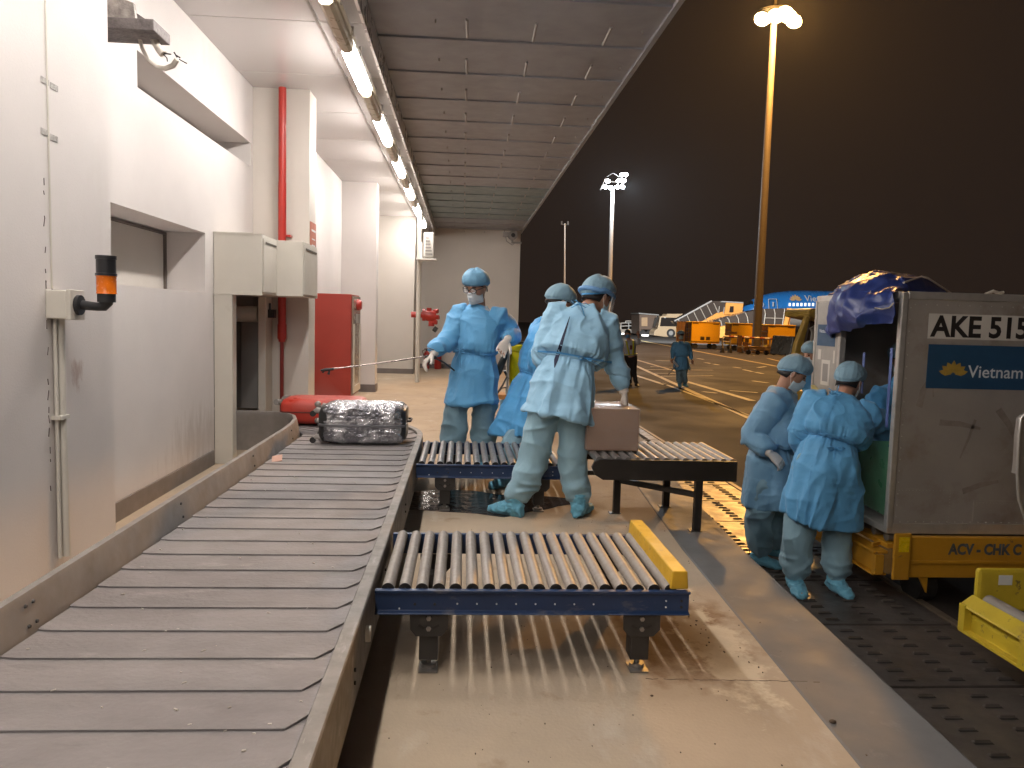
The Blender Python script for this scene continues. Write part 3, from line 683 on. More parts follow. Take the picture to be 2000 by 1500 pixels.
rt2 = roller_table('blue roller table with dark shiny rollers behind the standing worker\'s legs', 5.0, -.285, .70, .86, 16, ROLLS, .0605, -.25)

# ================================================================ black steel roller stand
bs = thing('black_roller_stand', 'tall black steel roller stand with four legs carrying the carton', 'roller conveyor', (1.2,4.8,0))
m = MB(); zt = .442
x0, x1, ya, yb = .80, 1.70, 4.56, 5.24
def sidep(yy, th): return MB().prism([(x0,yy,zt-.05),(x0+.02,yy,zt-.095),(x0+.07,yy,zt-.125),(x1,yy,zt-.125),(x1,yy,zt),(x0+.045,yy,zt),(x0+.015,yy,zt-.015)], (0,th,0))
part('side_panel', sidep(ya, .03), BLACKM, bs, bev=.002, seg=1); part('side_panel', sidep(yb, .03), BLACKM, bs, bev=.002, seg=1)
part('end_panel', MB().box(x1-.03,ya+.03,zt-.12,x1-.001,yb,zt-.03), BLACKM, bs)
for i in range(15):
    x = x0+.05+i*.0595; part('roller', MB().cyl((x,ya+.032,zt-.012),(x,yb-.002,zt-.012),.0235,18), ROLLS, bs, smooth=True)
for (x, y, yy) in ((1.065,4.99,4.99),(1.46,4.42,4.62),(1.48,4.93,5.0),(.98,5.42,5.2)):
    pass
for (x, y) in ((1.05,5.0),(1.47,4.585),(1.44,5.20),(.86,5.24)):
    part('leg', MB().box(x-.022,y-.022,.006,x+.022,y+.022,zt-.12).box(x-.05,y-.03,.0015,x+.03,y+.03,.006), BLACKM, bs, bev=.002, seg=1)
part('cross_brace', MB().obox((1.26,4.80,.225),(.205,-.205,0),(.012,.012,0),(0,0,.016)).box(.86,5.225,.21,1.44,5.25,.24), BLACKM, bs)

# ================================================================ luggage
s = thing('black_suitcase', 'black hard suitcase wrapped in shiny crinkled cling film lying on the belt', 'suitcase', (-.72,5.8,BZ))
def rbox_rings(c, hx, hy, hz, bevx=.05, n=5, sq=4., nu=40):
    rings = []
    for t in [-1,-.985,-.93,-.8,-.5,-.25,0,.25,.5,.8,.93,.985,1]:
        s = (1-abs(t)**10*.16)
        if abs(t) > .9: s -= .05*((abs(t)-.9)/.1)**2
        rg = []
        for k in range(nu):
            a = 2*math.pi*k/nu; ca, sa = math.cos(a), math.sin(a); q = (abs(ca)**sq+abs(sa)**sq)**(-1/sq)
            rg.append(Vector((c[0]+t*hx, c[1]+ca*q*hy*s, c[2]+sa*q*hz*s)))
        rings.append(rg)
    return rings
zc = BZ+.012+.145
sh_ = part('shell', MB().loft(rbox_rings((-.72,5.80,zc), .315, .20, .138, sq=7, nu=64)), BLACKP, s, smooth=True, auto=50)
film_mb = MB().loft(rbox_rings((-.715,5.80,zc), .298, .207, .145, sq=7, nu=96))
FILM = M('crinkled_film_glints', (.20,.20,.22), .15, metal=.75, vs=9, rv=.06, bump=.6, bs=70, col2=(.70,.70,.72), vlo=.46, vhi=.64)  # pale blotches in the colour stand in for highlights on the film
wrapped = s
part('zip_band', MB().loft(rbox_rings((-.72,5.80,zc-.005), .320, .213, .012, sq=7, nu=48)), M('grey_band', (.16,.16,.17), .35, metal=.3), s, smooth=True)
for (yy, zz) in ((5.66,zc+.09),(5.66,zc-.105),(5.94,zc+.09),(5.94,zc-.105)):
    wr = part('wheel_fork', MB().tube([(-1.02,yy,zz),(-1.05,yy,zz+.008),(-1.068,yy,zz-.004)],[.024,.022,.014],12), GREYP, s, smooth=True)
    part('wheel', MB().cyl((-1.078,yy-.014,zz-.018),(-1.078,yy+.014,zz-.018),.022,16), RUBBER, wr, smooth=True)
part('handle', MB().tube([(-.40,5.72,zc+.02),(-.375,5.72,zc+.02),(-.372,5.8,zc+.02),(-.375,5.88,zc+.02),(-.40,5.88,zc+.02)],.008,8), BLACKP, s, smooth=True)
s = thing('red_suitcase', 'red suitcase with silver wheels lying on the belt curve behind the wrapped one', 'suitcase', (-1.1,6.75,BZ))
part('shell', MB().loft(rbox_rings((-1.18,6.75,BZ+.125), .34, .24, .112, sq=5, nu=40)), M('red_case', (.48,.045,.028), .35, var=.12), s, smooth=True)
part('zip_band', MB().loft(rbox_rings((-1.18,6.75,BZ+.125), .344, .245, .010, sq=5, nu=40)), M('dark_red_zip', (.14,.02,.015), .5), s, smooth=True)
for (yy, zz) in ((6.60,BZ+.20),(6.60,BZ+.06),(6.9,BZ+.20),(6.9,BZ+.06)):
    w1 = part('wheel_fork', MB().tube([(-1.51,yy,zz),(-1.545,yy,zz)],[.03,.024],12), STEEL, s, smooth=True)
    part('wheel', MB().cyl((-1.56,yy-.014,zz),(-1.56,yy+.014,zz),.026,16), GREYP, w1, smooth=True)
for xx in (-1.2,):
    for zz in (BZ+.20, BZ+.06): part('stud', MB().ell((xx,6.505,zz),(.028,0,0),(0,.02,0),(0,0,.026)), STEEL, s, smooth=True)
# carton
cb = thing('cardboard_box', 'brown carton wrapped in shiny film on the black roller stand', 'box', (1.0,4.95,.455))
part('carton', MB().box(.80,4.80,.4555,1.135,5.22,.725), CARD, cb, bev=.004)
part('seam', MB().box(.797,4.7975,.585,1.138,4.7995,.588).box(.80,5.0,.7252,1.135,5.05,.7262), M('brown_tape', (.24,.13,.07), .3), cb)
FW = M('film', (.9,.9,.9), .08, bump=.8, bs=30, stretch=(1,1,6))
n, L, b = nodes(FW); b.inputs['Alpha'].default_value = .16; b.inputs['Specular IOR Level'].default_value = 1.0
part('film_wrap', MB().box(.792,4.792,.4553,1.143,5.228,.733), FW, cb, bev=.012, smooth=True)
# ================================================================ lettering
def text(name, body, m, o3, ax, up, h, parent, bold=0., sx=1., depth=.0015):
    cu = bpy.data.curves.new('t', 'FONT'); cu.body = body; cu.size = 1.0; cu.offset = bold; cu.extrude = .001; cu.resolution_u = 3
    ob = bpy.data.objects.new('t', cu); COL.objects.link(ob); bpy.context.view_layer.update()
    me = bpy.data.meshes.new_from_object(ob.evaluated_get(bpy.context.evaluated_depsgraph_get()))
    bpy.data.objects.remove(ob)
    co = np.array([v.co for v in me.vertices]); cap = .72
    ax = Vector(ax).normalized(); up = Vector(up).normalized(); nn = ax.cross(up)
    x0 = co[:,0].min()
    for v in me.vertices:
        v.co = Vector(o3)+ax*((v.co.x-x0)*h/cap*sx)+up*(v.co.y*h/cap)+nn*(v.co.z*depth/.001)
    return part(name, me, m, parent, fix=False)

# ================================================================ air cargo container on its dolly
ux, uy, zb, zt = 2.885, 4.92, -.10, 1.53
u = thing('cargo_container', 'dented aluminium air cargo container with open front and rolled blue cover, on the orange dolly', 'cargo container', (3.6,5.6,zb))
X1 = 4.40; Y1 = 6.15
part('base', MB().box(ux-.0,uy+.0,zb,X1,Y1,zb+.045), ALUF, u, bev=.006)
part('side_panel', MB().box(ux+.04,uy+.004,zb+.045,X1,uy+.012,zt-.03), ALU, u)
part('back_panel', MB().box(X1-.01,uy+.012,zb+.045,X1,Y1-.012,zt-.03), ALU, u)
part('far_panel', MB().box(ux+.04,Y1-.012,zb+.045,X1,Y1-.004,zt-.03), ALU, u)
part('roof', MB().box(ux+.02,uy+.02,zt-.03,X1,Y1-.02,zt-.012), ALU, u)
part('corner_post', MB().box(ux-.004,uy-.004,zb+.03,ux+.042,uy+.04,zt-.005), ALUF, u, bev=.008)
part('top_rail', MB().box(ux+.04,uy-.004,zt-.05,X1,uy+.03,zt).box(ux-.004,uy+.04,zt-.05,ux+.03,Y1,zt), ALUF, u, bev=.004)
part('bottom_rail', MB().box(ux+.04,uy-.002,zb+.002,X1,uy+.01,zb+.075), ALUF, u, bev=.003)
part('front_panel', MB().box(ux-.002,5.74,zb+.045,ux+.02,6.13,zt-.05), M('riveted_panel_grey', (.42,.40,.37), .42, metal=.45, var=.18, vs=5), u, bev=.003)
part('door_post', MB().box(ux-.014,5.70,zb+.03,ux+.035,5.742,zt-.05), ALUF, u, bev=.006)
part('door_post', MB().box(ux-.01,6.128,zb+.03,ux+.03,6.156,zt-.04), ALUF, u, bev=.004)
st = part('placard', MB().box(ux-.0045,5.80,1.13,ux-.0025,6.10,1.30), STICKB, u)
text('placard_text', 'Vietnam', INKW, (ux-.0047,6.07,1.235), (0,-1,0), (0,0,1), .03, u, depth=.0004)
part('placard', MB().box(ux-.0045,5.86,.82,ux-.0025,6.0,1.02).box(ux-.0045,5.79,1.0,ux-.0025,5.815,1.10).box(ux-.0045,6.02,1.02,ux-.0025,6.07,1.10), STICKW, u)
part('placard_print', MB().box(ux-.0052,5.885,.85,ux-.0046,5.975,.99), GREYP, u)
part('latch', MB().obox((ux-.02,5.83,.57),(0,.0,.13),(0,.022,.0),(.01,0,0)).cyl((ux-.012,6.07,.68),(ux-.03,6.07,.68),.016,10), WHITEP, u, bev=.003)
part('yellow_tape', MB().tube([(ux-.015,6.10,.80),(ux-.03,6.0,.77),(ux-.03,5.88,.76),(ux-.02,5.76,.70)],[.02,.028,.03,.022],8,.35), M('yellow_tape', (.60,.50,.16), .4), u, smooth=True)
rv = MB()
for i in range(22): rv.ell((ux+.09+i*.075,uy-.001 if False else uy+.003,zt-.085),(.0055,0,0),(0,.004,0),(0,0,.0055),8,5)
for i in range(20): rv.ell((ux+.062,uy+.003,zb+.12+i*.078),(.005,0,0),(0,.004,0),(0,0,.005),8,5)
for i in range(26): rv.ell((ux+.09+i*.055,uy-.001,zb+.105 if False else zb+.085),(.005,0,0),(0,.004,0),(0,0,.005),8,5)
for i in range(16): rv.ell((ux+.07+i*.024,uy+.003,zb+.30),(.0035,0,0),(0,.003,0),(0,0,.0035),6,4)
for i in range(11): rv.ell((ux+.43,uy+.003,zb+.10+i*.02),(.0035,0,0),(0,.003,0),(0,0,.0035),6,4)
for i in range(12): rv.ell((ux+.62+i*.024,uy+.003,zb+.22),(.0035,0,0),(0,.003,0),(0,0,.0035),6,4)
part('rivet', rv, ALUF, u, smooth=True)
part('patch_plate', MB().box(ux+.60,uy+.0012,zb+.09,ux+.90,uy+.0038,zb+.235).box(ux+.05,uy+.0014,zb+.09,ux+.44,uy+.0036,zb+.31), ALU, u)
SCR = M('dull_scuff', (.335,.29,.25), .62, metal=.25, var=.3, vs=20)
for (x,y,dx,dy,wd) in ((1795,795,22,-60,7),(1835,825,80,12,6),(1950,800,35,62,7),(1905,820,-30,75,3),(1880,960,70,-20,6),(1820,735,3,40,2)):
    a = PY(x,y,uy+.0028); b_ = PY(x+dx,y+dy,uy+.0028); t = (b_-a); s = Vector((-t.z,0,t.x)).normalized()*wd*.0034
    mid = (a+b_)/2+s*.6; part('scuff', MB().prism([a-s,mid-s,b_-s*.5,b_+s*.4,mid+s*.8,a+s], (0,.0006,0)), SCR, u)
s0 = PY(1812,661,uy); s1 = PY(1812,612,uy)
part('number_sticker', MB().box(s0.x,uy+.0015,s0.z,s0.x+.86,uy+.0036,s1.z), STICKW, u)
text('number', 'AKE 515', INKK, (s0.x+.014,uy+.0012,s0.z+.018), (1,0,0), (0,0,1), .138, u, bold=.03, sx=.98, depth=.0004)
b0 = PY(1808,758,uy); b1 = PY(1810,672,uy)
part('logo_sticker', MB().box(b0.x,uy+.0015,b0.z,b0.x+1.0,uy+.0036,b1.z), STICKB, u)
text('airline_name', 'Vietnam Airlines', INKW, (PY(1890,735,uy).x,uy+.0012,PY(1890,737,uy).z), (1,0,0), (0,0,1), .084, u, bold=.006, sx=1.0, depth=.0004)
def lotus(name, c, ax, up, r, m, parent, depth=.001):
    mb = MB(); ax = Vector(ax); up = Vector(up); nn = ax.cross(up)
    for k, (a, l, wd) in enumerate(((-76,1.0,.19),(76,1.0,.19),(-52,.98,.2),(52,.98,.2),(-27,.95,.2),(27,.95,.2),(0,1.0,.2))):
        d = ax*math.sin(R(a))+up*math.cos(R(a))*.92; s = ax*math.cos(R(a))-up*math.sin(R(a)); c0 = Vector(c)+nn*depth*(.1*k+.1)
        mb.prism([c0+d*.12*r, c0+d*.5*r+s*wd*r, c0+d*.75*r+s*wd*.7*r, c0+d*l*r, c0+d*.75*r-s*wd*.7*r, c0+d*.5*r-s*wd*r], nn*depth)
    return part(name, mb, m, parent)
lotus('lotus_emblem', (PY(1862,728,uy).x,uy+.0010,PY(1862,732,uy).z), (1,0,0), (0,0,1), .105, GOLD, u, .0003)
# green plastic sheet and bags deep inside
GR = M('green_sheet', (.10,.33,.19), .35, var=.5, vs=3); n, L, b = nodes(GR); b.inputs['Alpha'].default_value = .8
part('lining_sheet', MB().add([(ux+.07,4.97,zb+.08),(ux+.12,5.60,zb+.08),(ux+.10,5.55,.44),(ux+.06,4.99,.52)], [(0,1,2,3)]), GR, u, fix=False)
STR = M('blue_strap', (.09,.13,.33), .6)
for (yy, za, zb2, d) in ((5.10,.60,1.15,.06),(5.46,.80,1.10,.06)): part('strap', MB().box(ux+d,yy,za,ux+d+.004,yy+.03,zb2), STR, u)
o = part('dark_bag', MB().ell((3.4,5.45,-.02),(.3,0,0),(0,.22,0),(0,0,.15),24,14), M('dark_bag', (.03,.045,.05), .3, bump=.6, bs=12), smooth=True); tag(o, 'dark bag lying low inside the open cargo container', 'bag')

# crumpled tarpaulin thrown over the front top edge
def vnoise(p, seed=0):
    p = np.asarray(p, float)+seed*17.31; i = np.floor(p).astype(np.int64); f = p-i; f = f*f*(3-2*f)
    def h(a, b, c):
        n = (a*374761393+b*668265263+c*1274126177+seed*97) & 0x7fffffff
        n = ((n ^ (n >> 13))*1274126177) & 0x7fffffff
        return ((n ^ (n >> 16)) & 0xffff)/65535.*2-1
    r = 0
    for dx in (0,1):
        for dy in (0,1):
            for dz in (0,1):
                wgt = (f[:,0] if dx else 1-f[:,0])*(f[:,1] if dy else 1-f[:,1])*(f[:,2] if dz else 1-f[:,2])
                r = r+wgt*h(i[:,0]+dx, i[:,1]+dy, i[:,2]+dz)
    return r
def ridged(p, seed=0): return 1-2*np.abs(vnoise(p, seed))
tpn = thing('tarpaulin_cover', 'crumpled shiny blue tarpaulin with white piping bundled over the open front top edge', 'tarpaulin', (ux,5.5,zt))
NU, NV = 60, 44; V = []; 
keys = [ # outline along v (near -> far): front bottom, front mid, crest, back : photo points with depths
 (0.00, (1748,635,4.93),(1752,600,4.92),(1756,572,4.96),(1790,572,5.1),(1850,573,5.4)),
 (0.18, (1712,640,5.05),(1716,606,5.0),(1752,560,5.1),(1800,545,5.3),(1856,570,5.6)),
 (0.36, (1690,648,5.2),(1680,615,5.12),(1735,545,5.25),(1790,552,5.5),(1850,566,5.8)),
 (0.60, (1655,652,5.55),(1650,600,5.35),(1700,545,5.5),(1760,538,5.8),(1815,548,6.1)),
 (0.82, (1625,662,5.85),(1632,590,5.72),(1672,548,5.9),(1730,534,6.1),(1790,543,6.3)),
 (1.00, (1612,640,6.1),(1618,606,6.05),(1640,570,6.15),(1700,545,6.3),(1760,545,6.4))]
def key_at(v):
    for a, b_ in zip(keys, keys[1:]):
        if a[0] <= v <= b_[0]+1e-9:
            t = (v-a[0])/(b_[0]-a[0]); t = t*t*(3-2*t); return [PY(*a[k]).lerp(PY(*b_[k]), t) for k in range(1,6)]
def crsp(P, t):
    n = len(P)-1; x = t*n; i = min(int(x), n-1); f = x-i
    p0, p1, p2, p3 = P[max(i-1,0)], P[i], P[i+1], P[min(i+2,n)]
    return .5*((2*p1)+(p2-p0)*f+(2*p0-5*p1+4*p2-p3)*f*f+(3*p1-p0-3*p2+p3)*f**3)
for j in range(NV):
    K = key_at(j/(NV-1))
    for i in range(NU): V.append(crsp(K, i/(NU-1)))
A = np.array([list(p) for p in V]); d = .040*ridged(A*np.array([3.2,4.5,3.2]), 2)+.02*ridged(A*8, 3)+.010*ridged(A*17, 5)
A[:,0] -= d*.8; A[:,2] += d*.45
fs = [(j*NU+i, j*NU+i+1, (j+1)*NU+i+1, (j+1)*NU+i) for j in range(NV-1) for i in range(NU-1)]
o = part('cover_sheet', MB().add([tuple(p) for p in A.tolist()], fs), TARP, tpn, smooth=True, auto=False)
so_ = o.modifiers.new('solid', 'SOLIDIFY'); so_.thickness = .006
PIP = M('white_piping', (.62,.56,.48), .5)
part('piping', MB().tube([PY(1690,552,5.4),PY(1710,540,5.5),PY(1740,533,5.7),PY(1770,538,5.9),PY(1800,552,5.9)],.006,8).tube([PY(1765,552,5.1),PY(1800,540,5.3),PY(1812,543,5.3),PY(1858,573,5.6)],.007,8).tube([PY(1708,601,4.95),PY(1722,604,4.93),PY(1737,601,4.93),PY(1745,592,4.93)],.005,8).tube([PY(1638,581,5.7),PY(1652,573,5.7)],.006,8), PIP, tpn, smooth=True)
part('cord', MB().tube([PY(1925,575,5.2),PY(1940,569,5.2),PY(1955,574,5.2)],.012,8).tube([PY(1945,573,5.3),PY(1960,571,5.3)],.01,8), PIP, tpn)

# dolly under it
d1 = thing('container_dolly', 'orange yellow dolly with stencilled side beam under the open cargo container', 'dolly', (3.6,5.6,AP))
m = MB(); yf = 4.86
part('side_beam', MB().box(2.93,yf,-.265,4.5,yf+.05,-.135 if False else -.105), DOLLY, d1, bev=.006)
part('lower_beam', MB().box(2.99,yf+.01,-.385,4.5,yf+.05,-.27).box(2.95,yf-.006,-.285,4.5,yf+.008,-.262), DOLLY, d1, bev=.004)
part('corner_stop', MB().box(2.90,yf-.022,-.395,3.02,yf-.002,-.075), DOLLY, d1, bev=.012)
part('reflector', MB().box(2.93,yf-.0255,-.20,3.0,yf-.0225,-.10), M('yellow_reflector', (.80,.55,.01), .3, var=.3, vs=30), d1)
part('front_beam', MB().box(2.83,yf+.05,-.37,2.85,6.5,-.24).box(2.80,yf+.05,-.235,2.90,6.5,-.215).box(2.80,yf+.05,-.385,2.90,6.5,-.372), DOLLY, d1, bev=.004)
for ya_ in (yf+.02,5.45,6.0): part('rib', MB().box(2.80,ya_,-.37,2.86,ya_+.05,-.235), DOLLY, d1, bev=.003)
part('deck', MB().box(2.90,yf+.06,-.20,4.5,6.5,-.17), DOLLY, d1)
dr = MB()
for i in range(10): dr.cyl((2.92,4.98+i*.16,-.135),(4.4,4.98+i*.16,-.135),.032,12)
part('roller', dr, STEEL, d1, smooth=True)
part('lever', MB().obox((2.87,5.0,-.19),(.05,.03,0),(0,.012,0),(0,0,.012)).prism([(3.12,yf+.03,-.39),(3.18,yf+.03,-.39),(3.18,yf+.03,-.50)],(0,.02,0)), DOLLY, d1)
for (x, y) in ((3.25,5.1),(3.25,6.2),(4.3,5.1),(4.3,6.2)):
    wq = part('wheel', MB().cyl((x-.06,y,AP+.13),(x+.06,y,AP+.13),.13,20), RUBBER, d1, smooth=True)
text('stencil', 'ACV - CHK C', INKG, (PY(1851,1084,yf).x,yf-.001,PY(1851,1082,yf).z), (1,0,0), (0,0,1), .072, d1, bold=.045, sx=.86, depth=.0005)
# second dolly, nearer
d2 = thing('container_dolly', 'scuffed yellow empty dolly with grey roller at the lower right edge', 'dolly', (3.3,3.4,AP))
a = PZ(1878,1178,-.24)
part('front_beam', MB().prism([(a.x-.012,a.y,-.250),(a.x-.006,a.y,-.238),(a.x+.06,a.y,-.19),(a.x+.075,a.y,-.20),(a.x+.055,a.y,-.225),(a.x+.055,a.y,-.395),(a.x-.012,a.y,-.395),(a.x-.012,a.y,-.378),(a.x+.032,a.y,-.378),(a.x+.032,a.y,-.250)], (0,-2.6,0)), DOLLYY, d2, bev=.003)
for ya_ in (.05,.52,1.1): part('rib', MB().box(a.x-.014,a.y-ya_,-.39,a.x+.03,a.y-ya_+.05,-.235), DOLLYY, d2, bev=.003)
part('end_beam', MB().box(a.x+.10,a.y+.02,-.30,4.6,a.y+.06,-.05), DOLLYY, d2, bev=.02)
part('paint_blot', MB().box(a.x+.22,a.y+.0165,-.14,a.x+.30,a.y+.0195,-.085), INKW, d2)
part('roller', MB().cyl((a.x+.16,a.y-.0,-.235),(a.x+.16,a.y-2.4,-.235),.042,20), ROLL, d2, smooth=True)
part('roller', MB().cyl((a.x+.42,a.y-.0,-.235),(a.x+.42,a.y-2.4,-.235),.042,20), ROLL, d2, smooth=True)
part('deck', MB().box(a.x+.03,a.y-2.6,-.34,4.6,a.y-.01,-.31), DOLLYY, d2)
part('wheel', MB().cyl((3.2,a.y-.4,AP+.13),(3.32,a.y-.4,AP+.13),.13,20), RUBBER, d2, smooth=True)
# the container edge cut by the right border
e0 = PY(1992,1000,4.5)
c2 = thing('cargo_container', 'grey container edge with white rim, cut off by the right border of the photo', 'cargo container', (e0.x+.4,4.6,zb))
q = [PY(2000,812,4.5),PY(1994,818,4.5),PY(1990,850,4.5),PY(1987,905,4.5),PY(1984,925,4.5)]
part('shell', MB().prism([q[4],q[3],q[2],q[1],q[0],q[0]+Vector((.7,0,.3)),q[4]+Vector((.7,0,0))], (0,.04,0)), ALU, c2)
part('rim', MB().tube([PY(2004,806,4.49),PY(1994,818,4.49),PY(1990,850,4.49),PY(1987,925,4.49),PY(1990,975,4.49),PY(2003,1015,4.49)], .010, 10), ALUF, c2, smooth=True)

# ================================================================ light masts
mb_ = PZ(1476,690,AP); D = mb_.y
top = PY(1500,60,D)
mp = thing('light_mast', 'tall tapering grey mast with blazing orange sodium lamps on top', 'light mast', mb_)
part('pole', MB().tube([mb_, mb_+Vector((0,0,.4)), Vector((mb_.x,mb_.y,top.z+1.2))], [.42,.30,.19], 20), M('galvanised_pole', (.075,.06,.052), .7, metal=.0), mp, smooth=True)
hz_ = top.z+.6; hx, hy = mb_.x, mb_.y
part('head_ring', MB().cyl((hx,hy,hz_+.5),(hx,hy,hz_+.62),1.1,20).box(hx-.1,hy-.1,hz_+.6,hx+.1,hy+.1,hz_+1.5), BLACKM, mp, smooth=True)
LS = emis('sodium_lamp', (1.0,.62,.22), 260)
for (dx, dy) in ((-1.05,-.5),(-.4,-1.1),(.45,-1.1),(1.1,-.4),(.0,-1.6)):
    lf = part('lamp', MB().obox((hx+dx,hy+dy,hz_+.1),(.27,0,0),(0,.16,.12),(0,-.10,.16)), BLACKM, mp)
    part('lens', MB().obox((hx+dx,hy+dy-.13,hz_-.10),(.34,0,0),(0,.22,-.20),(0,-.006,-.008)), LS, lf)
    part('bulb_bloom', MB().ell((hx+dx,hy+dy-.2,hz_-.16),(.50,0,0),(0,.2,0),(0,0,.42),14,10), LS, lf)  # glowing ellipsoid made oversized to stand in for the lamp's bloom
ld = bpy.data.lights.new('sodium_light', 'POINT'); ld.energy = SODIUM_W; ld.color = SODIUM; ld.shadow_soft_size = .6
lo = bpy.data.objects.new('sodium_light', ld); COL.objects.link(lo); lo.location = (hx,hy-2.6,hz_-.6)
wm = PZ(1187,672,AP); WD = wm.y; wt_ = PY(1196,355,WD)
m2 = thing('light_mast', 'slim distant mast carrying a tilted rack of white floodlights', 'light mast', wm)
part('pole', MB().tube([wm, Vector((wt_.x+.05,WD,wt_.z-.6))], [.22,.15], 14), M('pale_pole', (.22,.21,.20), .8), m2, smooth=True)
fx, fz = wt_.x+.05, wt_.z
part('rack', MB().obox((fx,WD,fz-.5),(.95,0,0),(0,.03,0),(0,0,.03)).obox((fx+.15,WD,fz),(.85,0,0),(0,.03,0),(0,0,.03)).obox((fx-.8,WD,fz-.2),(.2,0,.5),(0,.03,0),(.03,0,0)).obox((fx+.9,WD,fz+.1),(.25,0,.5),(0,.03,0),(.03,0,0)).tube([(fx-.5,WD,fz+.4),(fx,WD,fz+.7),(fx+.5,WD,fz+.4)],.03,6), BLACKM, m2)
WL = emis('white_flood', (.86,.94,1.0), 60)
for (dx, dz) in ((-.62,-.45),(-.2,-.5),(.35,-.42),(.75,-.38),(-.45,.02),(.45,.08),(.85,.12),(.7,.55),(.98,.6)):
    part('floodlight', MB().ell((fx+dx,WD-.1,fz+dz),(.20,0,0),(0,.08,0),(0,0,.15),10,8), WL, m2, smooth=True)
wl = bpy.data.lights.new('white_light', 'SPOT'); wl.spot_size = R(100); wl.spot_blend = .6; wl.energy = MAST_W; wl.color = MASTW; wl.shadow_soft_size = .5
wo = bpy.data.objects.new('white_light', wl); COL.objects.link(wo); wo.location = (fx+1.0,WD-.8,fz-.3); wo.rotation_euler = Vector((34,42,-8)).to_track_quat('-Z','Y').to_euler()
wl2 = bpy.data.lights.new('white_glow', 'POINT'); wl2.energy = 5000; wl2.color = MASTW; wl2.shadow_soft_size = .4
wo2 = bpy.data.objects.new('white_glow', wl2); COL.objects.link(wo2); wo2.location = (fx,WD-1.5,fz-.8)
tm = PZ(1102,668,AP); tt = PY(1103,437,tm.y)
m3 = thing('light_mast', 'thin dark unlit mast with a small crossbar, far behind the platform end', 'light mast', tm)
part('pole', MB().tube([tm, Vector((tt.x,tm.y,tt.z))], [.10,.06], 8), GREYP, m3)
part('crossbar', MB().box(tt.x-.35,tm.y-.05,tt.z-.12,tt.x+.35,tm.y+.05,tt.z-.04).box(tt.x-.33,tm.y-.1,tt.z-.1,tt.x-.2,tm.y+.1,tt.z+.2).box(tt.x+.2,tm.y-.1,tt.z-.1,tt.x+.33,tm.y+.1,tt.z+.2), BLACKM, m3)

# ================================================================ baggage carts, barrier, flat dollies
CO = M('orange_cart_paint', (.95,.52,.015), .5, var=.10, vs=.8)
CMESH = M('cart_end_grille', (.10,.055,.03), .6)
def cart(x0p, x1p, yt, yb, D, label):
    a = PY(x0p, yb, D); b_ = PY(x1p, yt, D); gz = AP
    r = thing('baggage_cart', label, 'baggage cart', ((a.x+b_.x)/2, D+1, gz), 'orange baggage carts parked in a line')
    zt_ = b_.z; z0 = gz+.55
    part('side_panel', MB().box(a.x,D,z0,b_.x,D+.04,zt_), CO, r, bev=.02)
    part('roof', MB().box(a.x-.02,D-.03,zt_+.002,b_.x+.02,D+1.5,zt_+.07), CO, r, bev=.02)
    part('body_frame', MB().box(a.x+.02,D+1.40,z0,b_.x-.02,D+1.44,zt_).box(a.x,D+.04,gz+.42,b_.x,D+1.44,gz+.54), CO, r)
    gm = MB()
    for i in range(9): gm.box(b_.x+.01,D+.1+i*.15,z0,b_.x+.03,D+.13+i*.15,zt_).box(a.x-.03,D+.1+i*.15,z0,a.x-.01,D+.13+i*.15,zt_)
    for i in range(4): gm.box(b_.x+.032,D+.04,z0+i*.3,b_.x+.05,D+1.4,z0+.04+i*.3).box(a.x-.05,D+.04,z0+i*.3,a.x-.032,D+1.4,z0+.04+i*.3)
    part('end_grille', gm, CMESH, r)
    for wx in (a.x+.35, b_.x-.35):
        for wy in (D+.1, D+1.2): part('wheel', MB().cyl((wx,wy,gz+.2),(wx,wy+.12,gz+.2),.2,16), RUBBER, r, smooth=True)
    part('panel_line', MB().box(a.x+.06,D-.012,zt_-.10,a.x+.5,D-.004,zt_-.06).box(b_.x-.55,D-.012,zt_-.12,b_.x-.08,D-.004,zt_-.08), CMESH, r)
    wd = b_.x-a.x; mm = MB()
    for i in range(2):
        for k in range(3): mm.box(a.x+wd*(.32+.2*i),D-.012,z0+.13+.09*k,a.x+wd*(.32+.2*i)+wd*.14,D-.004,z0+.19+.09*k)
    part('stencil', mm, INKK, r)
    return r
cart(1350,1407,631,664,57,'leftmost orange baggage cart in the parked line, beside the bus')
cart(1428,1482,634,668,55,'orange baggage cart half hidden behind the big lamp mast')
cart(1499,1554,637,674,53,'rightmost orange baggage cart, left of the loader')
gt = MB(); g0 = PY(1324,676,58); g1 = PY(1348,628,58)
gx = thing('cage_trolley', 'dark brown slatted cage trolley between the bus and the first orange cart', 'trolley', (g0.x,58,AP))
for i in range(5): gt.box(g0.x+i*.22,58,AP+.3,g0.x+.05+i*.22,58.05,g1.z)
part('cage', gt.box(g0.x,58,AP+.3,g1.x,58.06,AP+.4).box(g0.x,58,g1.z-.08,g1.x,58.06,g1.z), M('brown_cage', (.16,.085,.05), .6), gx)
part('back_panel', MB().box(g0.x,58.5,AP+.35,g1.x,58.55,g1.z-.02), M('brown_panel', (.20,.105,.055), .6), gx)
part('wheel', MB().cyl((g0.x+.2,58.1,AP+.15),(g0.x+.2,58.2,AP+.15),.15,12).cyl((g1.x-.2,58.1,AP+.15),(g1.x-.2,58.2,AP+.15),.15,12), RUBBER, gx)
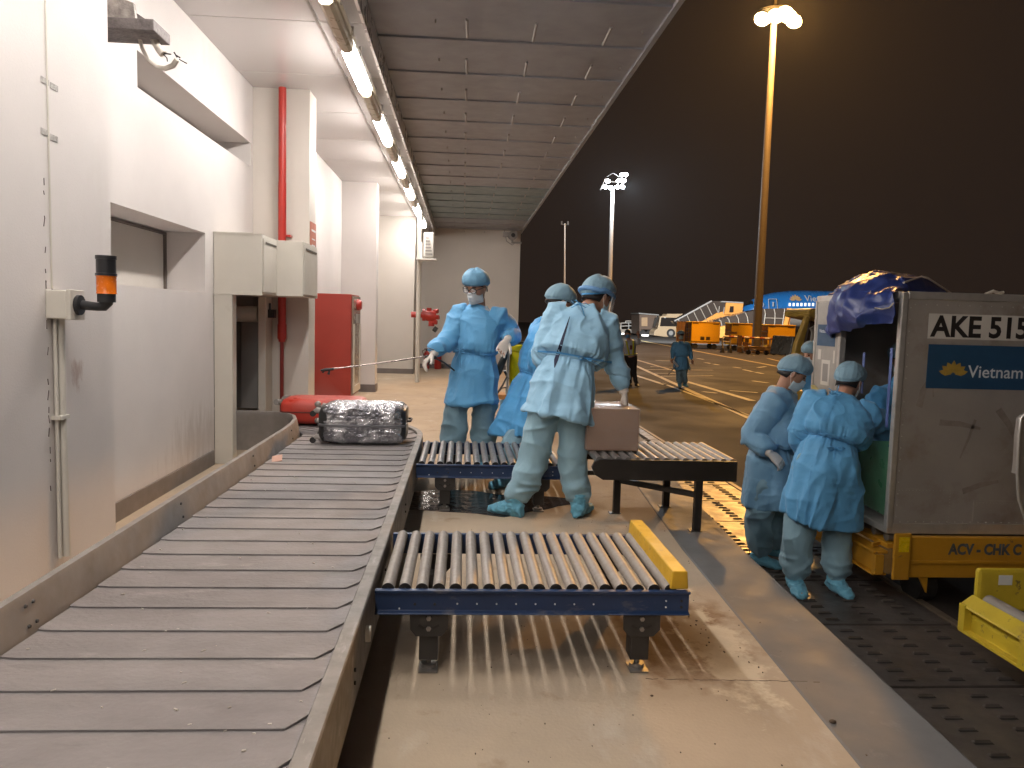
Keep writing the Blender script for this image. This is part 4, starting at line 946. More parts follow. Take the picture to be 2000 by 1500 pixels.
# striped barrier
bD = 50.5
ba = thing('striped_barrier', 'long low red and white striped barrier rail on short legs before the orange carts', 'barrier', PZ(1470,692,AP))
RW = M('faded_red', (.30,.06,.03), .6); WW = M('faded_white', (.66,.58,.48), .6)
p0 = PY(1413,657,bD); p1 = PY(1513,662,bD); nb = 10
mr_, mw_ = MB(), MB()
for i in range(nb):
    a = p0.lerp(p1, i/nb); b_ = p0.lerp(p1, (i+1)/nb); (mw_ if i % 2 == 0 else mr_).tube([a, b_], .07, 8)
part('rail', mw_, WW, ba); part('rail_stripe', mr_, RW, ba)
for xx in (1411,1426,1448,1490,1504):
    f = PY(xx, 684, bD); t_ = PY(xx, 659, bD); f.z = AP
    part('leg', MB().tube([f+Vector((0,0,.3)), t_], [.06,.06], 8), WW, ba); part('foot', MB().tube([f, f+Vector((0,0,.32))], [.18,.07], 8), BLACKM, ba)
part('lower_rail', MB().tube([PY(1411,667,bD),PY(1426,668,bD)], .05, 8), WW, ba)
fd = thing('flat_dolly', 'low empty flat dolly frames in pale orange paint at the foot of the mast', 'dolly', PZ(1510,692,AP))
fm = MB(); F0 = 48.5
for (x0p, x1p, yy, dz) in ((1455,1530,678,.0),(1478,1560,683,-.02),(1470,1545,688,0.05)):
    a = PY(x0p, yy, F0); b_ = PY(x1p, yy+3, F0); fm.box(a.x,F0,a.z-.06,b_.x,F0+.1,a.z+.04).box(a.x,F0+1.2,a.z-.06,b_.x,F0+1.3,a.z+.04)
    for t_ in (0,.33,.66,1): fm.box(a.x+(b_.x-a.x)*t_-.04,F0,a.z-.05,a.x+(b_.x-a.x)*t_+.04,F0+1.3,a.z+.03)
part('frame', fm, M('pale_orange_frame', (.52,.30,.09), .55, var=.4, vs=2), fd)
wm_ = MB()
for xx in (1462,1480,1497,1512,1526,1546):
    p = PY(xx, 690, F0); wm_.cyl((p.x,F0,AP+.14),(p.x,F0+.12,AP+.14),.15,12)
part('wheel', wm_, BLACKM, fd)
tb = MB()
for (x0p, x1p, y0p, y1p) in ((1440,1450,655,688),(1452,1462,668,686),(1424,1440,648,652),(1528,1548,662,666),(1528,1548,670,673),(1543,1547,660,688),(1532,1535,668,686)):
    a = PY(x0p, y1p, 50); b_ = PY(x1p, y0p, 50); tb.box(a.x,50,max(a.z,AP),b_.x,50.15,b_.z)
o = part('tow_bar_stack', tb, M('brown_steel', (.26,.14,.06), .6, var=.4, vs=3)); tag(o, 'jumble of brown tow bars and posts standing by the mast base', 'tow bars')

# ================================================================ bus
GL = M('dark_glass', (.025,.02,.018), .08)
b0 = PY(1277,662,100); gz = AP
bu = thing('bus', 'cream apron bus with large dark windscreen, left of the stair truck', 'bus', (b0.x+1.5,100,gz))
CB = M('cream_bus_paint', (.50,.35,.21), .4, var=.08)
def Q(x, y, D=100): return PY(x, y, D)
body = [Q(1277,655),Q(1278,647),Q(1285,641),Q(1289,621),Q(1292,617),Q(1340,616),Q(1345,618),Q(1345,657),Q(1300,658)]
part('body', MB().prism(body, (0,2.6,0)), CB, bu, bev=.05)
part('roof_unit', MB().prism([Q(1301,617),Q(1303,613),Q(1345,613),Q(1345,617)], (0,2.2,0)), CB, bu)
part('side_window', MB().prism([Q(1289,637),Q(1291.5,620),Q(1340,621),Q(1340,638)], (0,-.03,0)), GL, bu)
part('windscreen', MB().prism([Q(1283,640)-Vector((.02,0,0)),Q(1288,620)-Vector((.02,0,0)),Q(1288,620)+Vector((-.02,2.3,0)),Q(1283,640)+Vector((-.02,2.3,0))], (-.04,0,0)), GL, bu)
part('side_stripe', MB().prism([Q(1297,620),Q(1300,620),Q(1300,621),Q(1297,621)], (0,-.06,0)), INKW, bu)
wc = Q(1310,653); wc.z = gz+.55
wh = part('wheel', MB().cyl(wc+Vector((0,-.08,0)), wc+Vector((0,.3,0)), .56, 24), RUBBER, bu, smooth=True)
part('rim', MB().cyl(wc+Vector((0,-.11,0)), wc+Vector((0,-.05,0)), .3, 16), GREYP, wh)
part('door_mirror', MB().prism([Q(1277,640),Q(1280,634),Q(1287,618),Q(1284,616),Q(1278,628)], (0,.1,0)), BLACKM, bu)
# catering truck and pickup left of it
tk = thing('box_truck', 'dark brown box truck seen end on beside the bus', 'truck', PZ(1262,657,AP))
part('cargo_box', MB().prism([Q(1249,652,103),Q(1249,614,103),Q(1287,615,103),Q(1287,630,103),Q(1262,655,103)], (0,5,0)), M('brown_truck', (.12,.07,.045), .6), tk)
part('panel', MB().prism([Q(1253,637,102.9),Q(1253,620,102.9),Q(1264.5,620,102.9),Q(1264.5,637,102.9)], (0,-.03,0)), M('tan_panel', (.42,.26,.14), .5), tk)
part('roof_lip', MB().prism([Q(1248,613,102.8),Q(1247,611,102.8),Q(1287,614,102.8),Q(1287,616,102.8)], (0,4.8,0)), GREYP, tk)
part('chassis', MB().box(Q(1252,655,103).x,103,AP+.3,Q(1270,655,103).x,106,AP+.9), BLACKM, tk)
for xx in (1255,1267): part('wheel', MB().cyl((Q(xx,655,103).x,102.9,AP+.4),(Q(xx,655,103).x,103.3,AP+.4),.42,14), RUBBER, tk)
part('lamp', MB().obox(Q(1260,655,102.7),(.45,0,0),(0,.03,0),(0,0,.10)), emis('work_lamp', (1,.97,.92), 4), tk)
pk = thing('service_truck', 'small white service truck with a rail rack, farthest left on the apron', 'truck', PZ(1215,657,AP))
part('cab', MB().prism([Q(1200,650,112),Q(1201,634,112),Q(1204,630,112),Q(1212,630,112),Q(1213,650,112)], (0,2,0)), M('dull_white_paint', (.50,.42,.33), .5), pk, bev=.06)
part('window', MB().prism([Q(1202.5,638,111.9),Q(1203.5,632,111.9),Q(1211,632,111.9),Q(1211,638,111.9)], (0,-.04,0)), GL, pk)
part('bed', MB().prism([Q(1213,650,112),Q(1213,643,112),Q(1243,643,112),Q(1243,650,112)], (0,2,0)), M('grey_bed', (.36,.30,.25), .5), pk)
rk = MB()
for (a,b_,c_,d_) in ((1213,631,1243,630),(1213,637,1243,636),(1243,628,1243,644),(1213,631,1213,643),(1228,630,1228,643),(1222,627,1243,627),(1222,627,1222,631)):
    rk.tube([Q(a,b_,111.9),Q(c_,d_,111.9)], .07, 6)
part('rack', rk, M('white_rail', (.62,.56,.50), .5), pk)
for xx in (1204,1238): part('wheel', MB().cyl((Q(xx,655,112).x,111.8,AP+.4),(Q(xx,655,112).x,112.1,AP+.4),.42,14), RUBBER, pk)
part('lamp', MB().obox(Q(1207,652,111.6),(.9,0,0),(0,.03,0),(0,0,.12)), emis('head_lamp', (1,.97,.92), 4), pk)

# ================================================================ passenger stairs
ST = M('orange_stair_paint', (.66,.28,.06), .5, var=.12, vs=1)
def stairs(label, side, glass, posts, cab, D, rail):
    r = thing('passenger_stairs', label, 'stairs', (side[0].x, D, AP), 'covered passenger stairs near the aircraft')
    part('side_wall', MB().prism(side, (0,2.2,0)), ST, r)
    part('canopy_glass', MB().prism(glass, (0,2.0,0)), M('smoked_canopy', (.055,.042,.035), .12), r)
    pm = MB()
    for pl_ in posts: pm.tube(pl_, .055, 6)
    part('frame_rib', pm, M('pale_rib', (.30,.25,.2), .5), r)
    if rail: part('roof_rail', MB().tube(rail, .10, 8), M('pale_rail', (.33,.30,.28), .5), r)
    if cab: part('landing_cabin', MB().prism(cab, (0,2.6,0)), ST, r)
    return r
D = 92
s1_ = stairs('orange stair truck with smoked canopy climbing right towards the aircraft nose',
  [Q(1330,634,D),Q(1400,606,D),Q(1415,604,D),Q(1450,597,D),Q(1450,660,D),Q(1330,660,D)],
  [Q(1318,627,D-.05),Q(1389,588,D-.05),Q(1402,588,D-.05),Q(1417,590,D-.05),Q(1415,608,D-.05),Q(1400,611,D-.05),Q(1366,630,D-.05),Q(1327,637,D-.05)],
  [[Q(a,b_,D-.12),Q(c_,d_,D-.12)] for a,b_,c_,d_ in ((1354,607,1365,630),(1367,600,1379,624),(1341,614,1350,633),(1380,594,1391,616),(1394,592,1403,611),(1325,625,1331,634),(1405,598,1404,611),(1415,600,1413,612))],
  [Q(1415,614,D-.2),Q(1419,590,D-.2),Q(1452,592,D-.2),Q(1449,615,D-.2)], D, [Q(1317,627,D-.1),Q(1326,623,D-.1),Q(1390,588,D-.1)])
part('cabin_window', MB().prism([Q(1424,610,D-.25),Q(1426,598,D-.25),Q(1433,598,D-.25),Q(1432,610,D-.25)], (0,-.03,0)), GL, s1_)
part('cabin_roof', MB().prism([Q(1408,590,D-.3),Q(1411,588,D-.3),Q(1452,590,D-.3),Q(1452,592.5,D-.3)], (0,2.8,0)), GREYP, s1_)
text('stair_sign', 'AIRPORT', INKK, Q(1380,632,D-.03), (1,0,.28), (-.28,0,1), .35, s1_, depth=.02)
for xx in (1345,1365,1440): part('wheel', MB().cyl((Q(xx,655,D).x,D-.1,AP+.4),(Q(xx,655,D).x,D+.3,AP+.4),.42,14), RUBBER, s1_)
D = 84
s2_ = stairs('arched stair with smoked curved canopy and pale ribs in front of the aircraft door',
  [Q(1400,640,D),Q(1530,605,D),Q(1546,603,D),Q(1540,650,D),Q(1400,660,D)],
  [Q(1402,633,D-.05),Q(1404,626,D-.05),Q(1430,617,D-.05),Q(1462,609,D-.05),Q(1490,603,D-.05),Q(1537,602,D-.05),Q(1530,636,D-.05),Q(1402,636,D-.05)],
  [[Q(a,b_,D-.12),Q(a+4,(b_+635)/2-3,D-.12),Q(a+6,636,D-.12)] for a,b_ in ((1404,625),(1420,620),(1438,615),(1456,611),(1476,607))]+
  [[Q(1493,604,D-.12),Q(1495,612,D-.12),Q(1492,636,D-.12)],[Q(1512,603,D-.12),Q(1514,612,D-.12),Q(1513,636,D-.12)],[Q(1494,621,D-.12),Q(1532,622,D-.12)],[Q(1533,603,D-.12),Q(1528,636,D-.12)]],
  None, D, None)
part('end_frame', MB().prism([Q(1528,640,D-.2),Q(1540,602,D-.2),Q(1546,602,D-.2),Q(1537,640,D-.2)], (0,2.2,0)), ST, s2_)

# ================================================================ aircraft
DP = 118
air = thing('airliner', 'blue wide body airliner with gold lotus and white lettering parked behind the stairs', 'airliner', (Q(1450,600,DP).x+25, DP+3, AP))
n0 = Q(1447,618,DP+3); ztop = Q(1600,568,DP+3).z; rad = 2.95; zc0 = ztop-rad
AB = M('airliner_blue_paint', (.02,.24,.70), .28, var=.06, vs=.3); AN = M('airliner_navy_paint', (.012,.055,.16), .3, var=.05, vs=.3); AW = M('airliner_white_paint', (.55,.50,.45), .35)
rings = []; prof = [(0,.05,-.75),(.25,.55,-.68),(.8,1.1,-.52),(1.8,1.62,-.34),(3.2,2.1,-.16),(5.0,2.48,-.05),(7.5,2.78,0),(10.5,2.93,0),(14,2.95,0),(60,2.95,0)]
NS = 40
for dx, r_, dz in prof:
    rings.append([Vector((n0.x+dx, DP+3+r_*math.sin(2*math.pi*k/NS), zc0+dz+r_*math.cos(2*math.pi*k/NS)*1.0)) for k in range(NS)])
me = MB().loft(rings).mesh(); fixn(me)
o = link('fuselage', me, [AB, AN, AW], air, smooth=True, auto=False)
zoff = OFF[air.name][2]
for p_ in me.polygons:
    z = p_.center.z+zoff
    p_.material_index = 0 if z > zc0-.55 else (1 if z > zc0-1.7 else 2)
def sk_(x, y):      # point on the camera side of the fuselage skin at photo x, y
    for it in range(4):
        d_ = DP+3
        p = Q(x, y, d_)
    h = p.z-zc0; yy = DP+3-math.sqrt(max(.01, rad**2-h*h))-.03
    return PY(x, y, yy)
wnd = MB()
for i in range(9):
    if i == 8: continue
    p = sk_(1542.5+i*7.6, 594.8); wnd.obox(p, (.17,0,0),(0,.02,0),(0,0,.24))
for i in range(14): p = sk_(1611+i*7.6, 595.5); wnd.obox(p, (.17,0,0),(0,.02,0),(0,0,.24))
part('window', wnd, emis('lit_cabin_window', (.95,.95,.85), 1.0), air, bev=.03)
dm = MB(); dp_ = [sk_(1502,607),sk_(1501,584),sk_(1517,584),sk_(1519,607)]
for a, b_ in zip(dp_, dp_[1:]): dm.tube([a, b_], .05, 6)
part('door_outline', dm, INKW, air)
part('door_mark', MB().obox(sk_(1510,594),(.12,0,0),(0,.02,0),(0,0,.35)), INKW, air)
em = MB(); ec = sk_(1486,595)
em.tube([ec+Vector((.42*math.cos(q), -.06, .42*math.sin(q))) for q in [2*math.pi*k/20 for k in range(21)]], .05, 6)
em.prism([ec+Vector((-.2,-.06,-.05)),ec+Vector((.2,-.06,.12)),ec+Vector((.1,-.06,-.12))], (0,.02,0)).prism([ec+Vector((-.15,-.06,.05)),ec+Vector((.05,-.06,.22)),ec+Vector((.1,-.06,.1))], (0,.02,0))
part('round_emblem', em, INKW, air)
cw = MB()
for pts in ([(1452,594),(1456,589),(1464,587),(1464,593)],[(1466,593),(1466,587),(1470,587),(1470,593)]):
    q_ = []
    for x, y in pts:
        p = Q(x, y, DP+1.2); q_.append(p)
    cw.prism(q_, (0,.4,0))
part('cockpit_window', cw, GL, air)
lotus('lotus_emblem', sk_(1553.5,587)+Vector((0,-.12,0)), (1,0,0), (0,.45,1), 1.05, GOLDL, air, .01)
text('airline_name', 'Vietnam Airlines', INKW, sk_(1571,588)+Vector((0,-.2,0)), (1,0,0), (0,.45,1), 1.05, air, bold=.006, depth=.02)
part('belly_lamp', MB().ell(Q(1564,650,DP-1),(.5,0,0),(0,.3,0),(0,0,.45),10,8), emis('taxi_lamp', (1,.93,.85), 6), air)
part('nose_gear', MB().cyl((n0.x+6,DP+3,AP),(n0.x+6,DP+3,zc0-2),.12,10).cyl((n0.x+6,DP+2.6,AP+.5),(n0.x+6,DP+3.4,AP+.5),.5,16), GREYP, air)

# ================================================================ yellow loader behind the container
lo_ = thing('belt_loader', 'worn yellow loader cab with a curved hood, behind the open container', 'loader vehicle', PY(1600,760,13)-Vector((0,0,2)))
LY = M('loader_yellow', (.42,.27,.05), .45, var=.3, vs=3); LD = 13.0
part('hood', MB().prism([PY(x,y,LD) for x,y in ((1578,612),(1582,604),(1590,602),(1665,605),(1670,622),(1640,630),(1608,625),(1578,618))], (0,1.0,0)), LY, lo_, bev=.03)
part('cab_pillar', MB().prism([PY(x,y,LD) for x,y in ((1577,616),(1584,618),(1571,668),(1562,692),(1550,700),(1556,670))], (0,.15,0)), LY, lo_, bev=.02)
part('cab_glass', MB().prism([PY(x,y,LD+.2) for x,y in ((1549,657),(1566,658),(1560,692),(1542,696))], (0,.9,0)), M('cab_side', (.06,.055,.045), .3), lo_, bev=.02)
pf = MB(); pf.tube([PY(x,y,LD+.3) for x,y in ((1584,640),(1588,648),(1586,665),(1578,676))], .035, 8); pf.tube([PY(x,y,LD+.3) for x,y in ((1588,641),(1594,636),(1640,637))], .035, 8)
pf.tube([PY(1590,652,LD+.3),PY(1640,653,LD+.3)], .02, 6).tube([PY(1612,652,LD+.3),PY(1596,675,LD+.3)], .02, 6)
part('hand_rail', pf, M('grey_rail', (.35,.32,.28), .5), lo_, smooth=True)
part('interior', MB().prism([PY(x,y,LD+.8) for x,y in ((1584,622),(1660,626),(1660,690),(1570,690))], (0,.1,0)), M('dark_interior', (.045,.03,.02), .7), lo_)
part('chassis', MB().box(PY(1545,700,LD).x+.35,LD-.1,AP+.25,PY(1545,700,LD).x+2.4,LD+1.5,AP+.75), LY, lo_)
for xx in (0.7,2.0): part('wheel', MB().cyl((PY(1545,700,LD).x+xx,LD-.15,AP+.3),(PY(1545,700,LD).x+xx,LD+.1,AP+.3),.3,18), RUBBER, lo_)
# ================================================================ people
def remesh(mb, vox, smooth=3):
    me = mb.mesh() if isinstance(mb, MB) else mb; fixn(me)
    ob = bpy.data.objects.new('tmp', me); COL.objects.link(ob)
    r = ob.modifiers.new('r', 'REMESH'); r.mode = 'VOXEL'; r.voxel_size = vox; r.use_smooth_shade = True
    if smooth:
        s = ob.modifiers.new('s', 'SMOOTH'); s.factor = .5; s.iterations = smooth
    bpy.context.view_layer.update()
    out = bpy.data.meshes.new_from_object(ob.evaluated_get(bpy.context.evaluated_depsgraph_get()))
    bpy.data.objects.remove(ob); bpy.data.meshes.remove(me); return out
def arr(me):
    n = len(me.vertices); co = np.empty(n*3); me.vertices.foreach_get('co', co)
    no = np.empty(n*3); me.vertex_normals.foreach_get('vector', no); return co.reshape(-1,3), no.reshape(-1,3)
def displace(me, fn):
    co, no = arr(me); co = co+no*fn(co, no)[:,None]; me.vertices.foreach_set('co', co.ravel()); me.update()
def seg_t(co, a, b):
    a, b = np.array(a), np.array(b); d = b-a; return np.clip(((co-a)@d)/(d@d), 0, 1)
def ell_ring(c, ax, ay, rx, ry, n=36, fold=None, ph=0.):
    out = []
    for k in range(n):
        q = 2*math.pi*k/n; m = 1.0
        if fold:
            for (fr_, am, p_) in fold: m += am*math.sin(fr_*q+p_+ph)
        ca, sa = math.cos(q), math.sin(q); e = 2.4; sq = (abs(ca)**e+abs(sa)**e)**(-1/e)
        out.append(Vector(c)+Vector(ax)*(ca*sq*rx*m)+Vector(ay)*(sa*sq*ry*m))
    return out
def bez(a, b, c, n=8):      # smooth limb path through a joint
    a, b, c = Vector(a), Vector(b), Vector(c); P = [a, a.lerp(b,.45), b.lerp(a,.10), b.lerp(c,.10), b.lerp(c,.5), c]
    P[2] = P[2].lerp((P[2]+P[3])/2, .4); P[3] = P[3].lerp((P[2]+P[3])/2, .4); return P
def hand(mb, w, d, n_, thumb=1, sc_=1., curl=.5, grow=0.):
    """palm with four unequal bent fingers and a thumb on its side; w wrist, d pointing direction, n_ palm normal"""
    d = Vector(d).normalized(); n_ = Vector(n_); n_ = (n_-d*n_.dot(d)).normalized(); s = d.cross(n_)*thumb; w = Vector(w)
    pr = [(-.02,.026,.020),(.01,.028,.018),(.045,.040,.017),(.080,.043,.014),(.092,.038,.012)]
    mb.loft([ell_ring(w+d*t*sc_, s, n_, (a+grow)*sc_, (b+grow)*sc_, 14) for t, a, b in pr])
    for i, (off, L) in enumerate(((.035,.072),(.012,.080),(-.0115,.074),(-.034,.058))):
        p = w+d*(.085*sc_)+s*(off*sc_); dd = d.copy()+s*(off*1.2); dd.normalize(); pts = [p-d*.012*sc_, p]; c = curl*(1+.12*i)
        for j, f in enumerate((.42,.32,.26)):
            a = c*(.55 if j == 0 else .8); dd = (dd*math.cos(a)+n_*math.sin(a)).normalized()
            nn = n_; n2 = (n_*math.cos(a)-dd*math.sin(a)); p = p+dd*L*f*sc_; pts.append(p)
        mb.tube(pts, [(.0088+grow)*sc_,(.0088+grow)*sc_,(.0082+grow)*sc_,(.0075+grow)*sc_,(.006+grow)*sc_], 10)
    p = w+d*.022*sc_+s*.026*sc_; td = (d*.62+s*.62+n_*.35).normalized(); pts = [p, p+td*.034*sc_]; td = (td+d*.45+n_*.25*curl).normalized(); pts.append(pts[-1]+td*.03*sc_); td = (td+d*.3).normalized(); pts.append(pts[-1]+td*.024*sc_)
    mb.tube(pts, [(.014+grow)*sc_,(.0115+grow)*sc_,(.0095+grow)*sc_,(.007+grow)*sc_], 10)
def head_mesh(mb, H, F, U, s=1.):
    F = Vector(F).normalized(); U = Vector(U); U = (U-F*U.dot(F)).normalized(); X = F.cross(U)
    rings = []; nu, nv = 40, 30
    for j in range(1, nv):
        th = math.pi*j/nv; z = -math.cos(th); r = math.sin(th); rg = []
        for k in range(nu):
            q = 2*math.pi*k/nu; cx, cy = math.cos(q), math.sin(q)     # cy forward
            hx, hy, hz = .076, .094, .122
            x, y, zz = cx*r*hx, cy*r*hy, z*hz
            if z < -.1:
                t = (-z-.1)/.9; x *= 1-.30*t*t-.12*t; y = y*(1-.06*t)+ (.012*t if cy > 0 else .035*t*(-cy))
            if cy > 0:
                y += .016*math.exp(-((x/.011)**2+((zz+.014)/.020)**2))*1.2       # nose tip
                y += .008*math.exp(-((x/.009)**2+((zz-.012)/.024)**2))           # bridge
                y += .004*math.exp(-((zz-.034)/.011)**2)*max(0, cy)              # brow
                y -= .007*math.exp(-(((abs(x)-.031)/.013)**2+((zz-.016)/.010)**2))# eye sockets
                y += .006*math.exp(-((x/.022)**2+((zz+.056)/.008)**2))           # lips
                y -= .003*math.exp(-((x/.022)**2+((zz+.057)/.0025)**2))
                y += .008*math.exp(-((x/.020)**2+((zz+.092)/.014)**2))           # chin
            rg.append(H+X*x*s+F*y*s+U*zz*s)
        rings.append(rg)
    mb.loft(rings)
    for e in (-1, 1):
        c = H+X*(.077*e*s)-F*.006*s+U*.0
        mb.ell(c, X*.010*s, F*.018*s+X*e*.008*s, U*.031*s, 12, 8)
    return X
def cap_obj(H, F, U, m, parent, name='cap', s=1.08, seed=0, band=None):
    F = Vector(F).normalized(); U = Vector(U); U = (U-F*U.dot(F)).normalized(); X = F.cross(U); rings = []
    nu, nv = 72, 22; tilt = -.16
    for j in range(nv+1):
        t = j/nv; th = t*math.pi*.5
        if t < .06: hz, r = .0, .90
        else: hz, r = math.sin((t-.06)/.94*math.pi/2), math.cos((t-.06)/.94*math.pi/2)**.62
        r *= 1+.15*math.sin(math.pi*min(1, max(0, t)/.75))
        rg = []
        for k in range(nu):
            q = 2*math.pi*k/nu; pl_ = 1+(.034*math.sin(23*q+seed)+.020*math.sin(37*q+2*seed))*max(0, 1-t*1.5)+.018*math.sin(5*q+seed*2+t*4)+.012*math.sin(9*q+seed-t*3)
            x = math.cos(q)*r*.088*pl_; y = math.sin(q)*r*.104*pl_-.008-.008*(1 if math.sin(q) < 0 else 0)*t
            z = .030+hz*.116*(1+.03*math.sin(4*q+seed))+(y*.16)*(1-t)+(-.030*max(0,-math.sin(q)))*(1-t)
            rg.append(H+X*x*s+F*y*s+U*z*s)
        rings.append(rg)
    mb = MB().loft(rings); o = part(name, mb, m, parent, smooth=True, auto=False)
    pts = [(rings[0][k]+(rings[0][k]-H).normalized()*.003) for k in range(0, nu, 3)]; pts.append(pts[0])
    bd = part('elastic_band', MB().tube(pts, .006*s, 8), band or m, o, smooth=True, auto=False)
    return o
def mask_obj(H, F, U, m, parent, s=1.):
    F = Vector(F).normalized(); U = Vector(U); U = (U-F*U.dot(F)).normalized(); X = F.cross(U); mb = MB()
    NU_, NV_ = 22, 18; V = []
    for j in range(NV_):
        v = j/(NV_-1); z = -.004-.104*v
        for i in range(NU_):
            a = (i/(NU_-1)*2-1); x = a*.068*(1-.10*abs(v-.5)); 
            y = .101+.018*math.cos(min(1,abs(v-.30)*1.6)*math.pi/2)*(1-abs(a)**1.6)-(abs(a)**1.9)*.080-.012*max(0, v-.7)
            y += .0028*math.sin(v*20)*(1-a*a*.6)
            V.append(H+X*x*s+F*y*s+U*z*s)
    f = [(j*NU_+i, j*NU_+i+1, (j+1)*NU_+i+1, (j+1)*NU_+i) for j in range(NV_-1) for i in range(NU_-1)]
    o = part('mask', MB().add(V, f), m, parent, smooth=True, auto=False, fix=False); sd = o.modifiers.new('s', 'SOLIDIFY'); sd.thickness = .003
    lp = MB()
    for e in (-1, 1):
        ear = H+X*(.086*e*s)-F*.012*s
        for zz, ez in ((-.010,.022),(-.095,-.022)):
            a = H+X*(.064*e*s)+F*.025*s+U*zz*s; lp.tube([a, (a+ear)/2+X*e*.006*s+U*ez*.3*s, ear+U*ez*s], .0016*s, 6)
        lp.tube([ear+U*.022*s, ear-F*.012*s, ear-U*.022*s], .0016*s, 6)
    part('ear_loop', lp, WHITEP, o, smooth=True); return o
def tree_of(me):
    bm = bmesh.new(); bm.from_mesh(me); t = BVHTree.FromBMesh(bm); bm.free(); return t
def on_surface(tree, p, c=None):
    if c is not None:
        d = (Vector(p)-Vector(c)); h = tree.ray_cast(Vector(c)+d.normalized()*1.2, -d.normalized())
        if h[0] is not None: return h[0], h[1]
    r = tree.find_nearest(Vector(p)); return r[0], r[1]

